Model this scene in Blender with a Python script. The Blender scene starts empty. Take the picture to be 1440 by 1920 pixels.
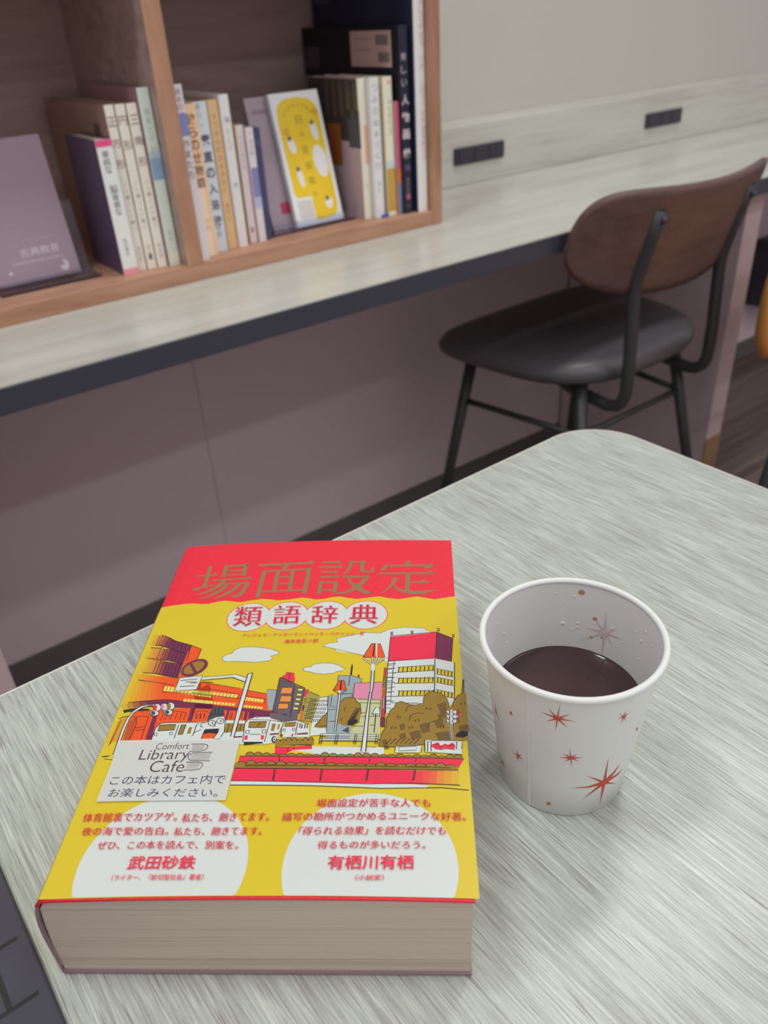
import bpy, bmesh, math, random
from mathutils import Vector, Matrix
from mathutils.geometry import tessellate_polygon

# ------------------------------------------------------------------ scene, camera, light
S = bpy.context.scene
COL = S.collection
TBL = 0.72                      # height of the table top and of the wall counter
CYAW, TYAW = 0.61985, 0.63307   # direction of the wall counter, of the near table

cam_data = bpy.data.cameras.new('camera')
cam_data.sensor_fit = 'VERTICAL'
cam_data.sensor_height = 24.0
cam_data.sensor_width = 18.0
cam_data.lens = 1506.5 / 1920 * 24.0
cam_data.clip_start = 0.01
cam = bpy.data.objects.new('camera', cam_data)
COL.objects.link(cam)
P_, R_ = 0.56127, 0.0619
right0 = Vector((1, 0, 0)); down0 = Vector((0, -math.sin(P_), -math.cos(P_))); fwd = Vector((0, math.cos(P_), -math.sin(P_)))
right = right0 * math.cos(R_) + down0 * math.sin(R_)
down = -right0 * math.sin(R_) + down0 * math.cos(R_)
M = Matrix((right, -down, -fwd)).transposed().to_4x4()
M.translation = Vector((0, 0, TBL + 0.29681))
cam.matrix_world = M
cam_data.dof.use_dof = True
cam_data.dof.focus_distance = 0.345
cam_data.dof.aperture_fstop = 8.6
S.camera = cam

S.view_settings.view_transform = 'Standard'
S.view_settings.look = 'None'
S.view_settings.exposure = 0.0
S.view_settings.gamma = 1.0
S.view_settings.use_curve_mapping = False

world = bpy.data.worlds.new('room_fill')
S.world = world
world.use_nodes = True
bg = world.node_tree.nodes['Background']
bg.inputs[0].default_value = (1.0, 0.90, 0.93, 1)
bg.inputs[1].default_value = 0.48

def lamp(name, s, n, z, ls, ln, power, col=(0.97, 1.0, 0.96)):
    d = bpy.data.lights.new(name, 'AREA')
    d.shape = 'RECTANGLE'; d.size = ls; d.size_y = ln; d.energy = power; d.color = col
    o = bpy.data.objects.new(name, d)
    o.location = (s * math.cos(CYAW) - n * math.sin(CYAW), s * math.sin(CYAW) + n * math.cos(CYAW), z)
    o.rotation_euler = (0, 0, CYAW)
    COL.objects.link(o)
# rows of ceiling lamps running along the counter
lamp('ceiling_lamp_row', 1.0, -0.853, TBL + 1.85, 3.2, 0.12, 16.4)
lamp('ceiling_lamp_row', 1.0, -1.742, TBL + 1.85, 3.2, 0.12, 16.4)
lamp('ceiling_panel_lamp', 1.28, 0.60, TBL + 1.80, 0.55, 0.20, 8)
lamp('ceiling_panel_lamp', -0.30, 0.60, TBL + 1.80, 0.60, 0.22, 11)

# ------------------------------------------------------------------ helpers
def lin(c):
    c /= 255.0
    return c / 12.92 if c <= 0.04045 else ((c + 0.055) / 1.055) ** 2.4

def rgb(r, g, b, k=1.0):
    return (min(1, lin(r) * k), min(1, lin(g) * k), min(1, lin(b) * k), 1)

def mat(name, c, rough=0.5, spec=0.5, metal=0.0, coat=0.0, bump=0.0, bscale=200.0, trans=0.0, ior=1.5):
    m = bpy.data.materials.new(name)
    m.use_nodes = True
    nt = m.node_tree
    b = nt.nodes['Principled BSDF']
    b.inputs['Base Color'].default_value = c
    b.inputs['Roughness'].default_value = rough
    b.inputs['Specular IOR Level'].default_value = spec
    b.inputs['Metallic'].default_value = metal
    b.inputs['Coat Weight'].default_value = coat
    b.inputs['Transmission Weight'].default_value = trans
    b.inputs['IOR'].default_value = ior
    if bump:
        n = nt.nodes.new('ShaderNodeTexNoise'); n.inputs['Scale'].default_value = bscale; n.inputs['Detail'].default_value = 4
        tc = nt.nodes.new('ShaderNodeTexCoord')
        bp = nt.nodes.new('ShaderNodeBump'); bp.inputs['Strength'].default_value = bump; bp.inputs['Distance'].default_value = 0.001
        nt.links.new(tc.outputs['Object'], n.inputs['Vector'])
        nt.links.new(n.outputs['Fac'], bp.inputs['Height'])
        nt.links.new(bp.outputs['Normal'], b.inputs['Normal'])
    return m

def wood(name, cols, scale, streak, rough=0.45, bump=0.15, spec=0.5, pos=(0.3, 0.5, 0.7), coarse=None):
    """grain noise stretched along one axis of the object: scale is (x, y, z) of the fine grain"""
    m = bpy.data.materials.new(name)
    m.use_nodes = True
    nt = m.node_tree; b = nt.nodes['Principled BSDF']
    tc = nt.nodes.new('ShaderNodeTexCoord')
    mp = nt.nodes.new('ShaderNodeMapping'); mp.inputs['Scale'].default_value = scale
    nz = nt.nodes.new('ShaderNodeTexNoise'); nz.inputs['Scale'].default_value = 1.0; nz.inputs['Detail'].default_value = 5; nz.inputs['Roughness'].default_value = 0.65
    nz.inputs['Distortion'].default_value = 0.6
    mp2 = nt.nodes.new('ShaderNodeMapping'); mp2.inputs['Scale'].default_value = coarse or tuple(s * 0.12 for s in scale)
    nz2 = nt.nodes.new('ShaderNodeTexNoise'); nz2.inputs['Scale'].default_value = 1.0; nz2.inputs['Detail'].default_value = 3
    mx = nt.nodes.new('ShaderNodeMath'); mx.operation = 'MULTIPLY_ADD'; mx.inputs[1].default_value = streak
    sub = nt.nodes.new('ShaderNodeMath'); sub.operation = 'SUBTRACT'; sub.inputs[1].default_value = 0.5
    cr = nt.nodes.new('ShaderNodeValToRGB')
    cr.color_ramp.elements[0].position = pos[0]; cr.color_ramp.elements[0].color = cols[0]
    cr.color_ramp.elements[1].position = pos[2]; cr.color_ramp.elements[1].color = cols[2]
    e = cr.color_ramp.elements.new(pos[1]); e.color = cols[1]
    nt.links.new(tc.outputs['Object'], mp.inputs['Vector']); nt.links.new(mp.outputs['Vector'], nz.inputs['Vector'])
    nt.links.new(tc.outputs['Object'], mp2.inputs['Vector']); nt.links.new(mp2.outputs['Vector'], nz2.inputs['Vector'])
    nt.links.new(nz2.outputs['Fac'], sub.inputs[0])
    nt.links.new(sub.outputs[0], mx.inputs[0]); nt.links.new(nz.outputs['Fac'], mx.inputs[2])
    nt.links.new(mx.outputs[0], cr.inputs['Fac']); nt.links.new(cr.outputs['Color'], b.inputs['Base Color'])
    bp = nt.nodes.new('ShaderNodeBump'); bp.inputs['Strength'].default_value = bump; bp.inputs['Distance'].default_value = 0.0006
    nt.links.new(nz.outputs['Fac'], bp.inputs['Height']); nt.links.new(bp.outputs['Normal'], b.inputs['Normal'])
    b.inputs['Roughness'].default_value = rough; b.inputs['Specular IOR Level'].default_value = spec
    return m

class MB:
    """collects geometry with material slots, then links it as one mesh object"""
    def __init__(s):
        s.bm = bmesh.new(); s.mats = []
    def mi(s, m):
        if m not in s.mats: s.mats.append(m)
        return s.mats.index(m)
    def face(s, pts, m):
        vs = [s.bm.verts.new(p) for p in pts]
        try:
            f = s.bm.faces.new(vs); f.material_index = s.mi(m); return f
        except ValueError:
            return None
    def poly(s, pts3, m):
        """flat polygon, possibly concave"""
        k = s.mi(m)
        vs = [s.bm.verts.new(p) for p in pts3]
        for t in tessellate_polygon([[Vector(p) for p in pts3]]):
            try:
                f = s.bm.faces.new([vs[i] for i in t]); f.material_index = k
                f.normal_update()
            except ValueError:
                pass
    def box(s, x0, x1, y0, y1, z0, z1, m, bevel=0.0, seg=2):
        t = bmesh.new()
        bmesh.ops.create_cube(t, size=1)
        for v in t.verts:
            v.co = Vector((x0 + (v.co.x + .5) * (x1 - x0), y0 + (v.co.y + .5) * (y1 - y0), z0 + (v.co.z + .5) * (z1 - z0)))
        if bevel: bmesh.ops.bevel(t, geom=t.edges[:], offset=bevel, segments=seg, affect='EDGES', profile=0.5)
        s.add(t, m)
    def add(s, t, m, mtx=None):
        k = s.mi(m); mp = {}
        for v in t.verts: mp[v] = s.bm.verts.new(mtx @ v.co if mtx else v.co)
        for f in t.faces:
            try:
                g = s.bm.faces.new([mp[v] for v in f.verts]); g.material_index = k; g.smooth = f.smooth
            except ValueError: pass
        t.free()
    def tube(s, pts, r, m, n=12, flat=1.0, smooth=True):
        pts = [Vector(p) for p in pts]; k = s.mi(m); rings = []
        up = None
        for i, p in enumerate(pts):
            d = (pts[min(i + 1, len(pts) - 1)] - pts[max(i - 1, 0)]).normalized()
            if up is None:
                up = Vector((1, 0, 0)) if abs(d.x) < 0.8 else Vector((0, 1, 0))
            a = (up - d * up.dot(d)).normalized(); up = a; b = d.cross(a)
            rr = r[i] if isinstance(r, (list, tuple)) else r
            rings.append([s.bm.verts.new(p + a * rr * math.cos(2 * math.pi * j / n) + b * rr * flat * math.sin(2 * math.pi * j / n)) for j in range(n)])
        for i in range(len(rings) - 1):
            for j in range(n):
                f = s.bm.faces.new([rings[i][j], rings[i][(j + 1) % n], rings[i + 1][(j + 1) % n], rings[i + 1][j]]); f.material_index = k; f.smooth = smooth
        for rg, rev in ((rings[0], True), (rings[-1], False)):
            f = s.bm.faces.new(rg[::-1] if rev else rg); f.material_index = k
    def lathe(s, prof, m, n=72, closed=False, centre=(0, 0)):
        k = s.mi(m); rings = []
        for r, z in prof:
            rings.append([s.bm.verts.new((centre[0] + r * math.cos(2 * math.pi * j / n), centre[1] + r * math.sin(2 * math.pi * j / n), z)) for j in range(n)] if r > 1e-6 else [s.bm.verts.new((centre[0], centre[1], z))])
        for a, b in zip(rings, rings[1:]):
            for j in range(n):
                q = [a[j % len(a)], a[(j + 1) % len(a)], b[(j + 1) % len(b)], b[j % len(b)]]
                q = list(dict.fromkeys(q))
                if len(q) > 2:
                    f = s.bm.faces.new(q); f.material_index = k; f.smooth = True
    def build(s, name, parent=None, loc=None, rot=None, recalc=True):
        if recalc: bmesh.ops.recalc_face_normals(s.bm, faces=s.bm.faces[:])
        me = bpy.data.meshes.new(name)
        s.bm.to_mesh(me); s.bm.free()
        for m in s.mats: me.materials.append(m)
        o = bpy.data.objects.new(name, me); COL.objects.link(o)
        if parent: o.parent = parent
        if loc is not None: o.location = loc
        if rot is not None: o.rotation_euler = rot
        return o

def tag(o, label=None, cat=None, group=None, kind=None):
    if label: o['label'] = label
    if cat: o['category'] = cat
    if group: o['group'] = group
    if kind: o['kind'] = kind
    return o

def thing(name, label, cat, loc=(0, 0, 0), rz=0.0, group=None):
    o = bpy.data.objects.new(name, None); o.empty_display_size = 0.05
    COL.objects.link(o); o.location = loc; o.rotation_euler = (0, 0, rz)
    return tag(o, label, cat, group)

def W(s, n, z=0.0):
    """point of the counter frame (s along the counter, n towards the wall) in the room"""
    return (s * math.cos(CYAW) - n * math.sin(CYAW), s * math.sin(CYAW) + n * math.cos(CYAW), z)

_tc = {}
def glyphs(string, offset=0.0, spacing=1.0):
    """filled lettering: vertices scaled to a unit box, and triangles"""
    key = (string, offset, spacing)
    if key in _tc: return _tc[key]
    c = bpy.data.curves.new('lettering', 'FONT'); c.body = string; c.offset = offset; c.space_character = spacing; c.resolution_u = 3
    o = bpy.data.objects.new('lettering', c); COL.objects.link(o)
    me = bpy.data.meshes.new_from_object(o.evaluated_get(bpy.context.evaluated_depsgraph_get()))
    bpy.data.objects.remove(o); bpy.data.curves.remove(c)
    vs = [v.co.copy() for v in me.vertices]; fs = [tuple(p.vertices) for p in me.polygons]
    bpy.data.meshes.remove(me)
    x0 = min(v.x for v in vs); x1 = max(v.x for v in vs); y0 = min(v.y for v in vs); y1 = max(v.y for v in vs)
    r = ([((v.x - x0) / (x1 - x0), (v.y - y0) / (y1 - y0)) for v in vs], fs, (x1 - x0) / max(1e-6, y1 - y0))
    _tc[key] = r
    return r

# ------------------------------------------------------------------ materials of the room
WHITE = mat('white_print', rgb(238, 240, 236), 0.5)
M_wall = mat('beige_wall_paint', (0.56, 0.545, 0.50, 1), 0.8, 0.2, bump=0.05, bscale=90)
M_panel = mat('mauve_grey_laminate', (0.67, 0.555, 0.595, 1), 0.55, 0.3)
M_base = mat('dark_skirting', (0.13, 0.115, 0.12, 1), 0.5)
M_floor = wood('dark_oak_floor', [(0.09, 0.066, 0.056, 1), (0.17, 0.13, 0.11, 1), (0.25, 0.195, 0.165, 1)], (2.5, 60, 20), 1.2, 0.5, 0.1)
M_table = wood('whitewashed_table_laminate', [(0.29, 0.285, 0.27, 1), (0.445, 0.482, 0.435, 1), (0.66, 0.70, 0.645, 1)], (1050, 30, 60), 0.22, 0.30, 0.16, 0.6, (0.29, 0.50, 0.72), (60, 14, 10))
def pores(m, scale, lo, hi, dark):
    nt = m.node_tree; p = nt.nodes['Principled BSDF']
    tc = nt.nodes.new('ShaderNodeTexCoord'); mp = nt.nodes.new('ShaderNodeMapping'); mp.inputs['Scale'].default_value = scale
    nz = nt.nodes.new('ShaderNodeTexNoise'); nz.inputs['Scale'].default_value = 1.0; nz.inputs['Detail'].default_value = 1.5
    mr = nt.nodes.new('ShaderNodeMapRange'); mr.inputs['From Min'].default_value = lo; mr.inputs['From Max'].default_value = hi
    mx = nt.nodes.new('ShaderNodeMix'); mx.data_type = 'RGBA'
    src = p.inputs['Base Color'].links[0].from_socket
    nt.links.new(tc.outputs['Object'], mp.inputs['Vector']); nt.links.new(mp.outputs['Vector'], nz.inputs['Vector'])
    nt.links.new(nz.outputs['Fac'], mr.inputs['Value']); nt.links.new(mr.outputs['Result'], mx.inputs['Factor'])
    mx.inputs['A'].default_value = dark
    nt.links.new(src, mx.inputs['B']); nt.links.new(mx.outputs['Result'], p.inputs['Base Color'])
pores(M_table, (1350, 42, 60), 0.27, 0.38, (0.27, 0.245, 0.24, 1))
M_tedge = mat('pale_edge_band', (0.70, 0.68, 0.66, 1), 0.4)
M_counter = wood('whitewashed_counter_laminate', [(0.485, 0.475, 0.43, 1), (0.57, 0.57, 0.515, 1), (0.61, 0.615, 0.56, 1)], (5, 110, 110), 0.9, 0.28, 0.04, 0.5, (0.28, 0.5, 0.7), (2.2, 18, 18))
M_dark_edge = mat('dark_edge_band', (0.052, 0.057, 0.078, 1), 0.45)
M_shelfwood = wood('oak_veneer', [(0.32, 0.16, 0.098, 1), (0.44, 0.235, 0.15, 1), (0.53, 0.30, 0.20, 1)], (30, 30, 6), 0.8, 0.5, 0.05, 0.3)
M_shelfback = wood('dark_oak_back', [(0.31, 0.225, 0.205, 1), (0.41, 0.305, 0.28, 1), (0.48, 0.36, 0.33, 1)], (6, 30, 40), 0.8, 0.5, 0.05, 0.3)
M_shelfboard = wood('oak_veneer_board', [(0.32, 0.16, 0.098, 1), (0.44, 0.235, 0.15, 1), (0.53, 0.30, 0.20, 1)], (6, 30, 60), 0.8, 0.5, 0.05, 0.3)
M_black = mat('black_plastic', (0.032, 0.033, 0.045, 1), 0.45)
M_metal = mat('black_powder_coated_steel', (0.040, 0.042, 0.046, 1), 0.42, 0.5)
M_seat = mat('dark_brown_leather', (0.092, 0.084, 0.094, 1), 0.38, 0.5, bump=0.12, bscale=500)
M_shell = wood('walnut_plywood', [(0.105, 0.060, 0.052, 1), (0.135, 0.078, 0.068, 1), (0.16, 0.092, 0.080, 1)], (8, 60, 60), 0.8, 0.4, 0.03, 0.5)
M_tan = mat('tan_leather', (0.62, 0.28, 0.07, 1), 0.45, 0.4, bump=0.1, bscale=300)
M_acrylic = mat('clear_acrylic', (0.80, 0.82, 0.98, 1), 0.04, 0.5, trans=1.0, ior=1.49)
M_paper = mat('book_pages', (0.68, 0.62, 0.52, 1), 0.8, 0.1)

# ------------------------------------------------------------------ the setting
def slab(name, s0, s1, n0, n1, z0, z1, m):
    b = MB(); b.box(s0, s1, n0, n1, z0, z1, m)
    return tag(b.build(name, rot=(0, 0, CYAW)), kind='structure')
slab('floor', -2.5, 7.0, -3.0, 1.40, -0.05, 0.0, M_floor)
slab('wall_back', -2.5, 7.0, 1.292, 1.40, 0.0, 2.6, M_wall)
# laminate cladding of the wall below the counter, in two sheets with a joint
slab('trim_1', -2.5, 0.5235, 1.288, 1.2919, 0.055, TBL - 0.03, M_panel)
slab('trim_2', 0.5245, 7.0, 1.288, 1.2919, 0.055, TBL - 0.03, M_panel)
slab('baseboard_back', -2.5, 7.0, 1.280, 1.2919, 0.0, 0.055, M_base)

# ------------------------------------------------------------------ wall counter
counter = thing('wall_counter', 'long whitewashed wall counter with a dark front edge, carrying the bookshelf', 'counter', (0, 0, 0), CYAW)
b = MB(); b.box(-2.4, 6.5, 0.8205, 1.2915, TBL - 0.0280, TBL, M_counter); b.build('worktop', counter)
b = MB(); b.box(-2.4, 6.5, 0.8185, 0.8204, TBL - 0.0284, TBL - 0.0012, M_dark_edge, 0.0006); tag(b.build('edge_band', counter), 'dark navy edge band')
b = MB(); b.box(0.871, 6.5, 1.211, 1.2915, TBL + 0.0002, TBL + 0.1032, M_counter, 0.0015); b.build('backsplash', counter)
M_panel_side = mat('mauve_support_laminate', (0.64, 0.53, 0.57, 1), 0.5, 0.3)
M_panel_edge = mat('pink_beige_edge', (0.66, 0.50, 0.51, 1), 0.5, 0.3)
M_block = mat('tan_wood_block', (0.36, 0.22, 0.12, 1), 0.5)
for s0, s1 in ((-0.005, 0.049), (1.503, 1.557), (3.10, 3.154)):
    b = MB(); b.box(s0, s1, 0.862, 1.2795, 0.0, TBL - 0.0285, M_panel_side)
    b.box(s0, s1, 0.860, 0.8619, 0.165, TBL - 0.0285, M_panel_edge)
    pn = b.build('support_panel', counter)
    b = MB(); b.box(s0, s1, 0.858, 0.8619, 0.0, 0.1649, M_block); tag(b.build('foot_guard', pn), 'tan strip at the foot of the panel')

# ------------------------------------------------------------------ near table
table = thing('cafe_table', 'pale wood-grain cafe table with rounded corners under the dictionary and cup', 'table', (0, 0, 0), TYAW)
def rounded(x0, x1, y0, y1, r, n=14):
    pts = []
    for cx, cy, a in ((x1 - r, y1 - r, 0), (x0 + r, y1 - r, 90), (x0 + r, y0 + r, 180), (x1 - r, y0 + r, 270)):
        pts += [(cx + r * math.cos(math.radians(a + 90 * k / n)), cy + r * math.sin(math.radians(a + 90 * k / n))) for k in range(n + 1)]
    return pts
def plate(mb, pts, z0, z1, m, m_side=None, bevel=0.0):
    n = len(pts); cx = sum(p[0] for p in pts) / n; cy = sum(p[1] for p in pts) / n
    def ring(k, z):
        out = []
        for i, (x, y) in enumerate(pts):
            px, py = pts[i - 1]; qx, qy = pts[(i + 1) % n]
            t = Vector((qx - px, qy - py)).normalized(); nn = Vector((t.y, -t.x))
            out.append(mb.bm.verts.new((x - nn.x * k, y - nn.y * k, z)))
        return out
    rs = [ring(bevel, z0), ring(0, z0 + bevel), ring(0, z1 - bevel), ring(bevel, z1)] if bevel else [ring(0, z0), ring(0, z1)]
    k2 = mb.mi(m_side or m); k1 = mb.mi(m)
    for a, c in zip(rs, rs[1:]):
        for i in range(n):
            f = mb.bm.faces.new([a[i], a[(i + 1) % n], c[(i + 1) % n], c[i]]); f.material_index = k2; f.smooth = bool(bevel)
    f = mb.bm.faces.new(rs[-1]); f.material_index = k1
    f = mb.bm.faces.new(rs[0][::-1]); f.material_index = k1
TX0, TX1, TY0, TY1 = -0.357, 0.493, -0.374, 0.3762
b = MB(); plate(b, rounded(TX0 + .0012, TX1 - .0012, TY0 + .0012, TY1 - .0012, 0.044), TBL - 0.026, TBL, M_table); b.build('tabletop', table)
b = MB()
o_, i_ = rounded(TX0, TX1, TY0, TY1, 0.045), rounded(TX0 + .00118, TX1 - .00118, TY0 + .00118, TY1 - .00118, 0.0439)
for k in range(len(o_)):
    l = (k + 1) % len(o_)
    zt, zb = TBL + 0.0002, TBL - 0.0265
    b.face([(*o_[k], zb), (*o_[l], zb), (*o_[l], zt), (*o_[k], zt)], M_tedge)
    b.face([(*o_[k], zt), (*o_[l], zt), (*i_[l], zt), (*i_[k], zt)], M_tedge)
    b.face([(*i_[k], zt), (*i_[l], zt), (*i_[l], zb), (*i_[k], zb)], M_tedge)
    b.face([(*i_[k], zb), (*i_[l], zb), (*o_[l], zb), (*o_[k], zb)], M_tedge)
b.build('edge_band', table)
b = MB(); b.tube([(0.07, 0, TBL - 0.0262), (0.07, 0, 0.02)], 0.035, M_metal, 20); b.build('pedestal', table)
b = MB(); b.lathe([(0, 0), (0.25, 0), (0.25, 0.008), (0.04, 0.02), (0, 0.02)], M_metal, 40, centre=(0.07, 0)); b.build('base', table)
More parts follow.
